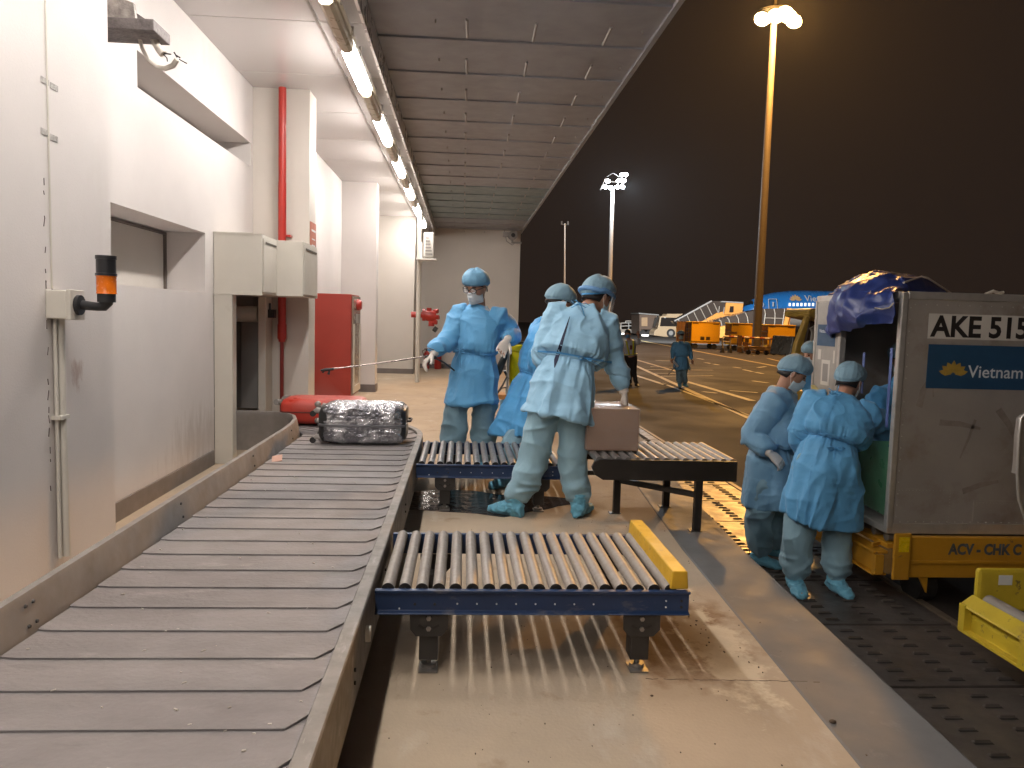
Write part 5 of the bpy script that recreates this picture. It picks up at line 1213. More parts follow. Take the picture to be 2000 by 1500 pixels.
def sharp(p, seed=0): return np.maximum(ridged(p, seed), 0)**2.2
def person(name_label, P, N, F, tf, arms, legs, hem, foot_dirs, gown, trou, hp=None, mask=True, cap=CAPM, capband=None, gloves=True,
           vox=.0085, build=1., hemw=(.275,.21), waist=.0, seed=1, shoe=SHOEC, hi_vis=False, capseed=0, head=None, HU=(0,0,1), blouse=1., waist_frac=.30, hands=(None,None), mask_m=MASK, group=None, slack=1., hemskew=0.):
    """P pelvis, N base of the neck, F face direction, tf chest direction; arms = (shoulderless) elbow/wrist pairs (left, right); legs = knee/ankle pairs"""
    P, N = Vector(P), Vector(N); F = Vector(F).normalized(); tf = Vector(tf); up = (N-P).normalized(); tf = (tf-up*tf.dot(up)).normalized(); X = tf.cross(up)   # person's right
    th = Vector((tf.x, tf.y, 0)).normalized(); Xh = th.cross(Vector((0,0,1)))
    H = Vector(head) if head else N+up*.075+Vector((0,0,.085))+F*.03
    base = Vector(((legs[0][1][0]+legs[1][1][0])/2, (legs[0][1][1]+legs[1][1][1])/2, min(legs[0][1][2], legs[1][1][2])-.08))
    root = thing('person', name_label, 'person', base, group)
    HU = Vector(HU).normalized()
    SHL = [N-up*.055-X*.165*build, N-up*.055+X*.165*build]       # person's left, right
    HPj = [P-Xh*.09*build, P+Xh*.09*build]
    # ---- body: one continuous surface
    b = MB(); head_mesh(b, H, F, HU)
    nb = H-F.normalized()*.020-HU*.055; b.tube([N-up*.06, N.lerp(nb,.5), nb], [.062,.054,.056], 16)
    b.loft([ell_ring(P.lerp(N,t)+tf*.0, X, tf, a*build, d_*build, 24) for t, a, d_ in ((-.12,.10,.08),(0,.155,.115),(.3,.14,.10),(.6,.16,.115),(.85,.155,.10),(.97,.085,.06),(1.02,.055,.05))])
    hw = []
    for i in (0, 1):
        sh, (el, wr) = SHL[i], arms[i]; el, wr = Vector(el), Vector(wr)
        b.tube(bez(sh, el, wr), [.052,.048,.040,.038,.034,.026], 14)
        kn, an = map(Vector, legs[i]); b.tube(bez(HPj[i], kn, an), [.085,.072,.055,.055,.048,.036], 14)
        fd = Vector(foot_dirs[i]).normalized()
        b.tube([an-fd*.04+Vector((0,0,-.02)), an+fd*.03-Vector((0,0,.035)), an+fd*.11-Vector((0,0,.05)), an+fd*.17-Vector((0,0,.055))], [.038,.036,.032,.020], 12)
        hs = hands[i] or ((wr-el).normalized(), None, .55)
        d = Vector(hs[0]); n_ = Vector(hs[1]) if hs[1] is not None else (tf if abs(d.normalized().dot(tf)) < .8 else -up)
        hw.append((wr, d, n_, 1 if i == 1 else -1, hs[2])); hand(b, wr+d.normalized()*.012, d, n_, 1 if i == 1 else -1, 1., hs[2])
    bm_ = remesh(b, min(vox, .006) if vox < .012 else vox, 1)
    body = link('body', bm_, SKIN, root, smooth=True, auto=False)
    X_ = F.cross((HU-F*HU.dot(F)).normalized()); UU = (HU-F*HU.dot(F)).normalized()
    for e in (-1, 1):
        part('eye', MB().ell(H+X_*.031*e+F*.083+UU*.015, X_*.013, F*.006, UU*.0055, 12, 8), EYE, body, smooth=True)
        part('eyebrow', MB().tube([H+X_*.018*e+F*.0925+UU*.030, H+X_*.034*e+F*.088+UU*.034, H+X_*.047*e+F*.078+UU*.030], .0028, 6), HAIR, body)
    # hair at the nape and temples
    hm = MB(); rings = []
    for t, zz in ((0,-.045),(.3,-.02),(.6,.02),(1,.06)):
        rings.append([H+X_*math.cos(q)*.081*(1-.05*(1-t))+F*(math.sin(q)*.100-.012)+UU*(zz+(.055 if math.sin(q) > -.1 else 0)*(1-t)) for q in [2*math.pi*k/28 for k in range(28)]])
    part('hair', hm.loft(rings), HAIR, root, smooth=True, auto=False)
    # ---- gown
    if not hi_vis:
        g = MB(); hz = hem; L0 = HPj[0].lerp(Vector(legs[0][0]), min(1, (P.z-hz)/max(.05, P.z-legs[0][0][2]))); L1 = HPj[1].lerp(Vector(legs[1][0]), min(1, (P.z-hz)/max(.05, P.z-legs[1][0][2])))
        hc = (L0+L1)/2; hc.z = hz; wv = P.lerp(N, waist_frac)
        fo = [(3,.035,seed),(5,.028,seed*2.1),(8,.018,seed*.7),(13,.008,seed*3)]
        rings = []
        ic = lambda t: hc.lerp(P, t)
        def hr(c, a, d_, f, k=0):
            r_ = ell_ring(c, Xh, th, a, d_, 60, [(q_[0], q_[1]*f, q_[2]) for q_ in fo]);
            for j, p in enumerate(r_): p.z += hemskew*k*math.cos(2*math.pi*j/60)+(.012*math.sin(2*math.pi*j/60*2+seed))*k
            return r_
        rings.append(hr(ic(.35)+Vector((0,0,0)), hemw[0]*.84, hemw[1]*.80, 1.2))
        rings.append(hr(ic(.01), hemw[0]*.955, hemw[1]*.945, 1.5, 1)); rings.append(hr(hc, hemw[0]*.985, hemw[1]*.98, 1.5, 1))
        rings.append(hr(ic(.03), hemw[0], hemw[1], 1.5, 1)); rings.append(hr(ic(.3), hemw[0]*.97, hemw[1]*.96, 1.2, .7)); rings.append(hr(ic(.62), hemw[0]*.90, hemw[1]*.93, 1.0, .3))
        rings.append(hr(ic(.95), .205*build, .165*build, .7))
        w0 = wv-up*.03
        for c, a, d_, f in ((P.lerp(wv,.55), .182, .145, .5), (wv-up*.012, .160, .122, .4), (wv+up*.006, .157, .120, .4), (wv+up*.035, .183*blouse, .148*blouse, .6), (P.lerp(N,.5), .198*blouse, .162*blouse, .6), (P.lerp(N,.68), .203, .155, .4), (P.lerp(N,.83), .203, .135, .2), (P.lerp(N,.93), .160, .105, 0), (N+up*.0, .090, .078, 0), (N+up*.028, .068, .066, 0)):
            rings.append(ell_ring(c, X, tf, a*build, d_*build, 60, [(q_[0], q_[1]*f, q_[2]) for q_ in fo]))
        g.loft(rings)
        for i in (0, 1):
            el, wr = map(Vector, arms[i]); sh = SHL[i]; wr2 = wr-(wr-el).normalized()*.01; out = (-X if i == 0 else X)
            path = [sh-out*.05, sh, sh.lerp(el,.35), sh.lerp(el,.7), el.lerp(sh,.12), el.lerp(wr,.14), el.lerp(wr,.4), el.lerp(wr,.7), el.lerp(wr,.88), wr2]
            g.tube(path, [k*slack for k in (.088,.092,.090,.085,.078,.076,.074,.066,.054,.038)], 20)
        gm = remesh(g, vox, 2)
        wvn = np.array(wv); upn = np.array(up); Pn = np.array(P); Xn, tn = np.array(X), np.array(tf)
        shn = [np.array(s_) for s_ in SHL]; eln = [np.array(Vector(a_[0])) for a_ in arms]
        def wr_fn(co, no):
            q = co+.05*np.stack([vnoise(co*4, seed+11), vnoise(co*4, seed+12), vnoise(co*4, seed+13)], 1)
            h = (co-wvn)@upn; ang = np.arctan2((co-Pn)@tn, (co-Pn)@Xn)
            rad_ = np.linalg.norm((co-wvn)-h[:,None]*upn, axis=1)
            torso = np.clip((.30-rad_)/.08, 0, 1)
            near = np.exp(-(h/.075)**2)*torso
            # gathers radiating from the tie
            n3 = np.stack([np.cos(ang)*3.2, np.sin(ang)*3.2, h*1.8], 1)
            d = near*.010*ridged(n3*3.1, seed+1)
            below = (h < 0)*np.clip(-h/.12, 0, 1)
            d += below*(.021*sharp(q*np.array([6,6,1.3]), seed+16)+.013*sharp(q*np.array([3.5,3.5,5]), seed+18)+.003*sharp(q*10, seed+20)-.005+.009*ridged(np.stack([np.cos(ang)*1.9, np.sin(ang)*1.9, h*.9], 1)*1.6, seed+2)+.004*ridged(co*np.array([7,7,3]), seed+7))
            above = (h >= 0)*1.
            d += above*(.024*sharp(q*np.array([5,5,2.0]), seed+3)+.011*sharp(q*np.array([4,4,5]), seed+17)+.006*sharp(q*9, seed+4)+.003*ridged(q*15, seed+15)-.006)
            for s_, e_ in zip(shn, eln):
                de = np.linalg.norm(co-e_, axis=1); d += np.exp(-(de/.10)**2)*.008*ridged(q*np.array([12,12,16]), seed+5)
            d += .0022*ridged(co*21, seed+6)
            return d-.004
        displace(gm, wr_fn)
        go = link('gown', gm, gown, root, smooth=True, auto=False)
        tr = tree_of(gm_world(gm, root))
        # waist tie
        pts = []
        for k in range(37):
            q_ = 2*math.pi*k/36; o_ = wv+X*math.cos(q_)*.6+tf*math.sin(q_)*.6
            h_ = tr.ray_cast(o_+up*.004*math.sin(3*q_), (wv-o_).normalized()); 
            if h_[0] is not None and (h_[0]-wv).length < .26: pts.append(h_[0]+(o_-wv).normalized()*.003)
        if len(pts) > 6: part('waist_tie', MB().tube(pts, .007, 8, .5, up=up), gown, go, smooth=True, auto=False)
    else: go = None; tr = None
    # ---- trousers
    t_ = MB()
    for i in (0, 1):
        kn, an = map(Vector, legs[i]); hj = HPj[i]
        path = [hj+Vector((0,0,.06)), hj, hj.lerp(kn,.4), hj.lerp(kn,.8), kn, kn.lerp(an,.25), kn.lerp(an,.55), kn.lerp(an,.82), an+Vector((0,0,.035)), an+Vector((0,0,.012))]
        t_.tube(path, [.07*build,.098*build,.104*build,.100,.094,.092,.088,.078,.062,.055] if not hi_vis else [.09,.10,.092,.080,.072,.068,.062,.060,.058,.05], 24)
    t_.loft([ell_ring(P+Vector((0,0,z)), Xh, th, a, d_, 24) for z, a, d_ in ((-.10,.13,.09),(0,.15,.11),(.05,.13,.095),(.08,.11,.08))])
    tm_ = remesh(t_, vox, 2)
    knn = [np.array(Vector(l[0])) for l in legs]; ann = [np.array(Vector(l[1])) for l in legs]
    def tr_fn(co, no):
        q = co+.06*np.stack([vnoise(co*5, seed+21), vnoise(co*5, seed+22), vnoise(co*5, seed+23)], 1)
        d = .022*sharp(q*np.array([5,5,3]), seed+8)+.012*sharp(q*np.array([6,6,7]), seed+9)+.005*ridged(q*7, seed+19)+.0015*ridged(co*22, seed)-.005
        for k_, a_ in zip(knn, ann):
            d += np.exp(-(np.linalg.norm(co-k_, axis=1)/.12)**2)*.006*ridged(q*np.array([9,9,11]), seed+10)
            d += np.exp(-((co[:,2]-a_[2]-.10)/.08)**2)*.008*ridged(q*np.array([7,7,19]), seed+14)
        return d-.003
    displace(tm_, tr_fn if not hi_vis else (lambda c, n: .4*tr_fn(c, n)))
    link('trousers', tm_, trou, root, smooth=True, auto=False)
    # ---- shoe covers
    for i in (0, 1):
        an = Vector(legs[i][1]); fd = Vector(foot_dirs[i]); fd.z = 0; fd.normalize(); sd_ = Vector((fd.y,-fd.x,0)); gz = an.z-.08; m = MB(); rings = []
        for t, wd, hh in ((-.075,.020,.055),(-.068,.036,.085),(-.03,.046,.118),(.03,.050,.112),(.085,.054,.080),(.14,.052,.060),(.175,.040,.044),(.192,.018,.028)):
            c = Vector((an.x, an.y, gz))+fd*t; rg = []
            for k in range(18):
                q_ = 2*math.pi*k/18; x_ = math.cos(q_)*wd; z_ = hh*.5+math.sin(q_)*hh*.5
                rg.append(c+sd_*x_+Vector((0,0,max(.003, z_))))
            rings.append(rg)
        m.loft(rings)
        if shoe is SHOEC:
            m.tube([Vector((an.x,an.y,gz+.06))-fd*.008, Vector((an.x,an.y,gz+.115))-fd*.012, Vector((an.x,an.y,gz+.15))-fd*.012], [.055,.050,.056], 20)
            sm = remesh(m, max(.006, vox*.8), 1)
            displace(sm, lambda co, no: .009*sharp(co*np.array([13,13,30]), seed+i)+.006*ridged(co*26, seed)-.003)
        else: sm = remesh(m, .008, 1)
        link('shoe_cover' if shoe is SHOEC else 'shoe', sm, shoe, root, smooth=True, auto=False)
    # ---- gloves
    if gloves:
        for (wr, d, n_, s_, cu_) in hw:
            m = MB(); dn = d.normalized(); hand(m, wr+dn*.012, d, n_, s_, 1.04, cu_, .0010); el_ = Vector(arms[0 if s_ < 0 else 1][0]); m.tube([wr+dn*.012, wr-(wr-el_).normalized()*.03], [.031,.034], 14)
            gm2 = remesh(m, .0038 if vox < .012 else .012, 1); displace(gm2, lambda co, no: .0012*ridged(co*45, 3)); link('glove', gm2, GLOVE, root, smooth=True, auto=False)
    if cap: cap_obj(H, F, HU, cap, root, s=1.07, seed=capseed, band=capband)
    if mask: mask_obj(H, F, HU, mask_m, root)
    return dict(root=root, H=H, F=F, U=UU, X=X_, tree=tr, P=P, N=N, up=up, right=X, tf=tf, gown=go, wv=P.lerp(N, waist_frac), W=hw)
def gm_world(me, root):
    m = me.copy(); m.transform(Matrix.Translation(Vector(OFF[root.name]))); return m
def ribbon(d, pts, wd, th_, m, parent, name, off=.004, frm=None, n=4):
    """a strip of cloth laid on the gown's surface along given points (seen from frm)"""
    out = []; P_ = []
    for a, b_ in zip(pts, pts[1:]):
        for k in range(n): P_.append(Vector(a).lerp(Vector(b_), k/n))
    P_.append(Vector(pts[-1])); mb = MB(); rings = []; W_ = wd if hasattr(wd, '__len__') else [wd]*len(pts)
    fr_ = Vector(frm if frm is not None else (0,0,CZ))
    for i, p in enumerate(P_):
        wf = i/(len(P_)-1)*(len(W_)-1); w_ = W_[int(wf)]+(W_[min(int(wf)+1,len(W_)-1)]-W_[int(wf)])*(wf-int(wf))
        t = (P_[min(i+1,len(P_)-1)]-P_[max(i-1,0)]).normalized(); v = (p-fr_).normalized(); s = t.cross(v).normalized(); rg = []
        for sg in (-1, 1):
            q = p+s*w_*sg; h = d['tree'].ray_cast(fr_, (q-fr_).normalized()); rg.append((h[0] if h[0] is not None and (h[0]-q).length < .35 else q)-v*off)
        rings.append([rg[0], rg[1], rg[1]+v*th_, rg[0]+v*th_])
    return part(name, mb.loft(rings), m, parent, smooth=True, auto=25)
def bow(c, ax, up_, m, parent, s=1., tails=((-.01,-.12),(.03,-.15)), out=None):
    c = Vector(c); ax = Vector(ax).normalized(); up_ = Vector(up_).normalized(); out = Vector(out) if out is not None else ax.cross(up_); mb = MB()
    for e in (-1, 1):
        mb.tube([c, c+ax*e*.025*s+up_*.014*s+out*.008, c+ax*e*.05*s+up_*.006*s+out*.006, c+ax*e*.03*s-up_*.010*s+out*.004, c], .0048*s, 6, .5)
    for tx, tz in tails: mb.tube([c, c+ax*tx*.5+up_*tz*.4+out*.012, c+ax*tx+up_*tz+out*.004], .0048*s, 6, .5)
    mb.ell(c+out*.004, ax*.009*s, up_*.009*s, out*.007, 8, 6)
    return part('tie_bow', mb, m, parent, smooth=True, auto=False)
fm_ = remesh(film_mb, .0055, 1)
displace(fm_, lambda co, no: .0045*ridged(co*np.array([16,30,30]), 2)+.003*ridged(co*np.array([50,38,60]), 5)+.0022*np.sin(co[:,1]*150)*(no[:,2] > .6)-.002)
link('film_wrap', fm_, FILM, wrapped, smooth=True, auto=False)
def A(x, y, Y): return PY(x, y, Y)
Z = Vector((0,0,1))
# ---- the one spraying, facing us, behind the mid roller table
Y = 6.25
W1 = person('worker in blue gown with glasses and white gloves, spraying the suitcases with a long lance',
  P=A(925,738,Y), N=A(936,603,Y), F=(-.50,-.80,-.36), tf=(-.30,-1,0),
  arms=((A(1002,655,Y+.05), A(992,661,Y-.17)), (A(874,662,Y-.08), A(848,690,Y-.30))),
  legs=((Vector((.185,Y,.50)), Vector((.185,Y+.03,.09))), (Vector((-.045,Y-.02,.50)), Vector((-.06,Y,.09)))),
  hem=.585, foot_dirs=((.1,-1,0),(-.3,-1,0)), gown=GOWN, trou=TROU, cap=CAPB, seed=3, vox=.007, hemw=(.225,.18), waist_frac=.36, blouse=1.04, build=.98, capseed=1.3, mask_m=M('white_mask', (.70,.74,.76), .7, bump=.1, bs=50),
  head=A(930,562,Y-.06), HU=(-.04,-.18,1), hands=(((-.45,-.15,-.85),(.2,-1,.1),.75), ((-.62,-.35,-.62),(.3,-.1,-1),.95)))
H, F, U, X = W1['H'], W1['F'], W1['U'], W1['X']
gl = MB()
for e in (-1, 1):
    c = H+X*.033*e+F*.108+U*.010
    gl.tube([c+X*.027*math.cos(q)+U*.021*math.sin(q)-F*abs(math.cos(q)*.5+.5*e)*.006 for q in [2*math.pi*k/18 for k in range(19)]], .0034, 6)
    gl.tube([H+X*.060*e+F*.102+U*.016, H+X*.080*e+F*.07+U*.018, H+X*.086*e+F*.0+U*.014], .0032, 6)
gl.tube([H+X*-.008+F*.112+U*.014, H+X*.008+F*.112+U*.014], .003, 6)
g_ = part('glasses', gl, BLACKP, W1['root'], smooth=True)
LN = M('lens_glass', (.9,.9,.9), .03); n, L, b = nodes(LN); b.inputs['Alpha'].default_value = .25
for e in (-1, 1): part('lens', MB().ell(H+X*.033*e+F*.107+U*.010, X*.025, F*.001, U*.019, 16, 8), LN, g_, smooth=True)
cp = W1['wv']+W1['right']*.13
ribbon(W1, [A(905,700,Y), A(897,735,Y)], .004, .003, GOWN, W1['gown'], 'tie_end')
bow(A(898,683,Y-.22), (1,0,0), (0,0,1), GOWN, W1['gown'], .9, tails=((-.02,-.10),(.01,-.14)), out=(0,-1,0))
ribbon(W1, [A(888,736,Y), A(962,740,Y)], .0018, .0015, GOWN, W1['gown'], 'gown_crease', off=.002)
# spray lance
h0 = A(836,696,Y-.33); tip = A(636,722,5.75)
sp_ = thing('spray_lance', 'long thin spray lance held out over the wrapped suitcase', 'spray lance', h0)
part('tube', MB().tube([h0, h0.lerp(tip,.5)+Vector((0,0,-.004)), tip], [.0065,.0055,.005], 10), M('lance_steel', (.42,.36,.33), .3, metal=.7), sp_, smooth=True)
part('grip', MB().tube([h0+Vector((.06,.02,-.012)), h0+Vector((.02,.0,0)), h0-Vector((.05,0,.006))], [.013,.014,.010], 12).tube([h0+Vector((.035,0,0)),h0+Vector((.01,-.01,-.05)),h0+Vector((.0,-.01,-.07))], [.008,.006,.005], 8), BLACKP, sp_, smooth=True)
part('trigger_guard', MB().tube([h0+Vector((-.03,0,.0)),h0+Vector((-.045,0,.04)),h0+Vector((.0,0,.065)),h0+Vector((.045,0,.05))], .004, 6), M('dark_copper', (.12,.05,.03), .4), sp_, smooth=True)
part('nozzle', MB().tube([tip+Vector((.06,0,.006)), tip, tip+Vector((-.035,-.01,-.006))], [.010,.012,.007], 10).tube([tip+Vector((.03,0,0)), tip+Vector((.02,0,-.035))], [.007,.010], 8).tube([tip+Vector((-.01,0,0)), tip+Vector((-.02,0,-.025))], [.006,.008], 8), BLACKP, sp_, smooth=True)
part('hose', MB().tube([h0+Vector((.05,.02,-.012)), h0+Vector((.12,.10,-.05)), h0+Vector((.2,.25,-.12)), h0+Vector((.30,.42,-.20))], .007, 8), BLACKP, sp_, smooth=True)
# fine mist under the nozzle
VM = bpy.data.materials.new('spray_mist'); VM.use_nodes = True; nt = VM.node_tree; nt.nodes.clear()
o_ = nt.nodes.new('ShaderNodeOutputMaterial'); pv = nt.nodes.new('ShaderNodeVolumePrincipled'); pv.inputs['Color'].default_value = (.95,.95,.95,1); pv.inputs['Density'].default_value = .42
nt.links.new(pv.outputs[0], o_.inputs['Volume'])
mt = MB(); rings = []
for t, r_ in ((0,.008),(.3,.05),(.65,.13),(.9,.20),(1.0,.19)):
    c = tip+Vector((-.02,0,-.02)).lerp(Vector((.0,-.0,-.30)), t); rings.append([c+Vector((math.cos(q)*r_*1.25, math.sin(q)*r_*.6, .012*math.sin(3*q)*t)) for q in [2*math.pi*k/20 for k in range(20)]])
o = part('spray_mist', mt.loft(rings), VM, smooth=True); tag(o, 'pale mist of disinfectant falling from the spray nozzle over the suitcases', 'mist'); o['kind'] = 'stuff'
# yellow tank on a strap at the sprayer's side
ty = 6.55; t0 = A(992,772,ty); t1 = A(1024,664,ty)
tk = thing('backpack_sprayer', 'yellow backpack sprayer tank with black straps at the side of the spraying worker', 'sprayer tank', (t0.x+.1,ty,t0.z))
TY = M('yellow_tank', (.88,.70,.008), .35, var=.12, vs=5)
def tank_ring(z, a, b_): return ell_ring((t0.x+.125,ty,z), (1,0,0), (0,1,0), a, b_, 28)
part('tank', MB().loft([tank_ring(t0.z+z, a, b_) for z, a, b_ in ((0,.09,.07),(.012,.105,.085),(.05,.115,.09),(.2,.12,.095),(.37,.118,.095),(.385,.108,.088),(.39,.122,.10),(.43,.122,.10),(.438,.11,.09))]), TY, tk, smooth=True)
part('lid', MB().cyl((t0.x+.12,ty,t0.z+.435),(t0.x+.12,ty,t0.z+.465),.07,20), BLACKP, tk, smooth=True)
part('back_plate', MB().obox((t0.x-.012,ty-.02,t0.z+.2),(.008,0,0),(0,.08,0),(0,0,.19)), M('cream_mesh', (.52,.46,.38), .7, bump=.8, bs=120), tk)
part('shoulder_strap', MB().tube([A(990,670,6.5),A(984,700,6.42),A(972,728,6.40),A(968,736,6.4)], [.012,.030,.034,.022], 12, .35).tube([A(968,735,6.4),A(966,770,6.4),A(964,800,6.4),A(966,812,6.4)], [.014,.013,.011,.014], 8, .5).tube([A(990,736,6.45),A(982,752,6.43),A(970,770,6.42)], [.010,.012,.012], 8, .5).tube([A(968,772,6.42),A(980,758,6.43),A(992,756,6.5)], [.012,.010,.010], 8, .5).tube([A(985,724,6.46),A(993,740,6.5)], .010, 6), BLACKP, tk, smooth=True)
part('pump_base', MB().loft([tank_ring(t0.z+z, a, b_) for z, a, b_ in ((-.07,.05,.05),(-.06,.085,.07),(-.002,.09,.07))]), BLACKP, tk, smooth=True)
w0 = A(972,778,8.2)
wb = thing('wooden_bench', 'small wooden bench with a blue grey cloth, glimpsed between the workers', 'bench', (w0.x+.2,8.2,0))
part('seat', MB().box(w0.x,8.1,w0.z,w0.x+.55,8.4,w0.z+.05), M('pine_wood', (.50,.24,.08), .5, var=.3, vs=6, stretch=(1,8,8)), wb, bev=.004)
for dx in (.05,.47): part('leg', MB().box(w0.x+dx,8.12,0,w0.x+dx+.04,8.38,w0.z-.001), GREYP, wb)
part('cloth', MB().box(w0.x+.02,8.095,w0.z-.14,w0.x+.30,8.099,w0.z-.002), GOWND, wb)

# ---- the bent one seen from behind, in the middle
Y = 4.93
W3 = person('worker in pale blue gown seen from behind, bending over the carton, face shield on',
  P=A(1096,780,Y), N=A(1140,604,Y+.14), F=(.78,.50,-.34), tf=(.16,1,0),
  arms=((A(1056,694,Y+.10), A(1085,735,Y+.32)), (A(1196,692,Y+.16), A(1219,764,Y+.10))),
  legs=((A(1040,905,Y+.0), A(1002,984,Y-.02)+Vector((0,0,0))), (A(1118,905,Y+.02), A(1132,984,Y-.02))),
  hem=.66, foot_dirs=((-.75,.55,0),(.45,.85,0)), gown=GOWNP, trou=TROUP, cap=CAPM, capband=GOWNB, seed=5, vox=.007, hemw=(.225,.20), waist_frac=.42, blouse=1.1, build=1.0, capseed=.4, mask=True,
  head=A(1166,582,Y+.25), HU=(.12,.10,1), hands=(None, ((.16,.0,-1),(-1,.2,0),.35)), slack=.96, hemskew=-.035)
H, F, U, X = W3['H'], W3['F'], W3['U'], W3['X']
SH = M('clear_visor', (.95,.95,.97), .04, var=.0); n, L, b = nodes(SH); b.inputs['Alpha'].default_value = .34; b.inputs['Specular IOR Level'].default_value = .9
V = []; NU_, NV_ = 24, 12
for j in range(NV_):
    for i in range(NU_):
        a = -1.25+2.5*i/(NU_-1); V.append(H+X*math.sin(a)*.112+F*(math.cos(a)*.135-.008+.02*j/NV_)+U*(.055-.235*j/(NV_-1)))
vs_ = part('face_shield', MB().add(V, [(j*NU_+i, j*NU_+i+1, (j+1)*NU_+i+1, (j+1)*NU_+i) for j in range(NV_-1) for i in range(NU_-1)]), SH, W3['root'], smooth=True, fix=False)
rim = [V[i] for i in range(NU_)]
part('shield_band', MB().tube([H+X*math.sin(a)*.110+F*(math.cos(a)*.118-.012)+U*(.020 if abs(a) > 2 else .035) for a in [2*math.pi*k/40 for k in range(41)]], .017, 10, 1.), M('blue_foam_band', (.12,.27,.50), .6, bump=.4, bs=40), vs_, smooth=True)
part('shield_edge', MB().tube([V[(NV_-1)*NU_+i] for i in range(NU_)], .0018, 6).tube([V[j*NU_+NU_-1] for j in range(NV_)], .0018, 6).tube([V[j*NU_] for j in range(NV_)], .0018, 6), INKW, vs_)
gw = W3['gown']
ribbon(W3, [A(1113,618,Y), A(1106,640,Y), A(1099,662,Y), A(1093,682,Y), A(1086,703,Y), A(1083,718,Y)], [.0015,.006,.009,.012,.013,.002], .003, NAVY, gw, 'shirt_gap', off=.003)
ribbon(W3, [A(1083,718,Y), A(1080,750,Y), A(1073,780,Y), A(1068,832,Y)], .0035, .004, GOWNP, gw, 'back_edge', off=.006)
ribbon(W3, [A(1116,618,Y), A(1109,650,Y), A(1098,692,Y)], .004, .004, GOWNP, gw, 'back_edge', off=.006)
bow(A(1133,594,Y-.02), (1,.1,-.25), (0,.2,1), GOWNB, gw, 1.25, tails=((.03,-.07),(-.06,-.04)), out=(0,-1,0))
ribbon(W3, [A(1050,686,Y), A(1085,688,Y), A(1120,694,Y), A(1160,702,Y), A(1195,708,Y)], .006, .004, GOWNB, gw, 'waist_ribbon', off=.008)
h_ = W3['tree'].ray_cast(Vector((0,0,CZ)), (A(1142,700,Y)-Vector((0,0,CZ))).normalized())
if h_[0] is not None: bow(h_[0]-Vector((0,.012,0)), (1,0,0), (0,0,1), GOWNB, gw, .9, tails=((.12,-.06),(.16,-.02)), out=(0,-1,0))
ribbon(W3, [A(1060,724,Y), A(1100,722,Y), A(1150,722,Y)], .0016, .0015, GOWNP, gw, 'pocket_crease', off=.003)

# ---- the crouching one behind
Y = 6.12
W2 = person('worker in bright blue gown stooping behind the pale gowned one, mostly hidden',
  P=A(1040,768,Y), N=A(1080,634,Y+.04), F=(.9,.25,-.5), tf=(.85,.45,0),
  arms=((A(1062,700,Y+.3), A(1100,760,Y+.3)), (A(1046,700,Y-.13), A(1072,765,Y-.1))),
  legs=((Vector((.54,Y+.05,.44)), Vector((.60,Y+.20,.09))), (Vector((.44,Y-.04,.42)), Vector((.36,5.78,.09)))),
  hem=.36, foot_dirs=((1,.3,0),(-.5,-.6,0)), gown=GOWNB, trou=TROU, cap=CAPM, seed=8, vox=.010, hemw=(.21,.23), waist_frac=.25, build=.98, capseed=2.2,
  head=A(1092,592,Y+.02), HU=(.25,.05,1))
ribbon(W2, [A(1030,735,Y), A(1018,762,Y), A(1010,800,Y)], [.004,.006,.005], .005, GOWNB, W2['gown'], 'tie_end', off=.006)

# ---- two by the container
Y = 5.80
W6 = person('masked worker in blue gown walking right with lowered head, left of the open container',
  P=A(1508,893,Y), N=A(1524,768,Y-.02), F=(.86,-.28,-.46), tf=(.80,-.50,0),
  arms=((A(1560,860,Y+.15), A(1540,905,Y-.05)), (A(1466,852,Y-.12), A(1502,884,Y-.28))),
  legs=((A(1516,1010,Y+.12), Vector((2.60,Y+.22,AP+.10))), (A(1480,1010,Y-.05), Vector((2.36,Y-.04,AP+.10)))),
  hem=PY(1500,985,Y).z, foot_dirs=((1,-.3,0),(.8,-.6,0)), gown=GOWND, trou=TROU, cap=CAPM, capband=CAPB, seed=11, vox=.007, hemw=(.235,.20), waist_frac=.22, blouse=1.16, build=1.08, capseed=3.0,
  head=A(1548,731,Y-.05), HU=(.34,-.10,1), hands=(None, ((.75,-.15,-.65),(-.5,.8,-.3),.6)), slack=1.12)
Y = 5.22
W7 = person('worker in blue gown seen from behind, leaning into the open cargo container',
  P=A(1612,905,Y), N=A(1643,783,Y+.12), F=(.72,.60,-.34), tf=(.30,1,0),
  arms=((A(1560,850,Y+.12), A(1590,900,Y+.34)), (A(1722,832,Y+.12), A(1740,895,Y+.30))),
  legs=((A(1560,1050,Y-.0), Vector((2.40,Y-.02,AP+.10))), (A(1636,1050,Y), Vector((2.70,Y-.02,AP+.10)))),
  hem=PY(1600,1018,Y).z, foot_dirs=((-.1,-1,0),(.1,-1,0)), gown=GOWN, trou=TROUP, cap=CAPM, seed=14, vox=.007, hemw=(.265,.21), waist_frac=.34, blouse=1.10, build=1.08, capseed=5.1,
  head=A(1658,748,Y+.18), HU=(.18,.12,1), slack=1.10, hemskew=-.04)
gw = W7['gown']; 
bow(A(1631,768,Y-.03), (1,.1,-.1), (0,.2,1), GOWNB, gw, 1.0, tails=((-.05,.03),(.03,.06)), out=(0,-1,0))
ribbon(W7, [A(1634,775,Y), A(1618,810,Y), A(1608,845,Y), A(1606,868,Y)], .004, .004, GOWN, gw, 'back_edge', off=.005)
ribbon(W7, [A(1600,872,Y), A(1582,920,Y), A(1577,980,Y), A(1572,1014,Y)], .004, .004, GOWN, gw, 'back_edge', off=.005)
h_ = W7['tree'].ray_cast(Vector((0,0,CZ)), (A(1630,876,Y)-Vector((0,0,CZ))).normalized())
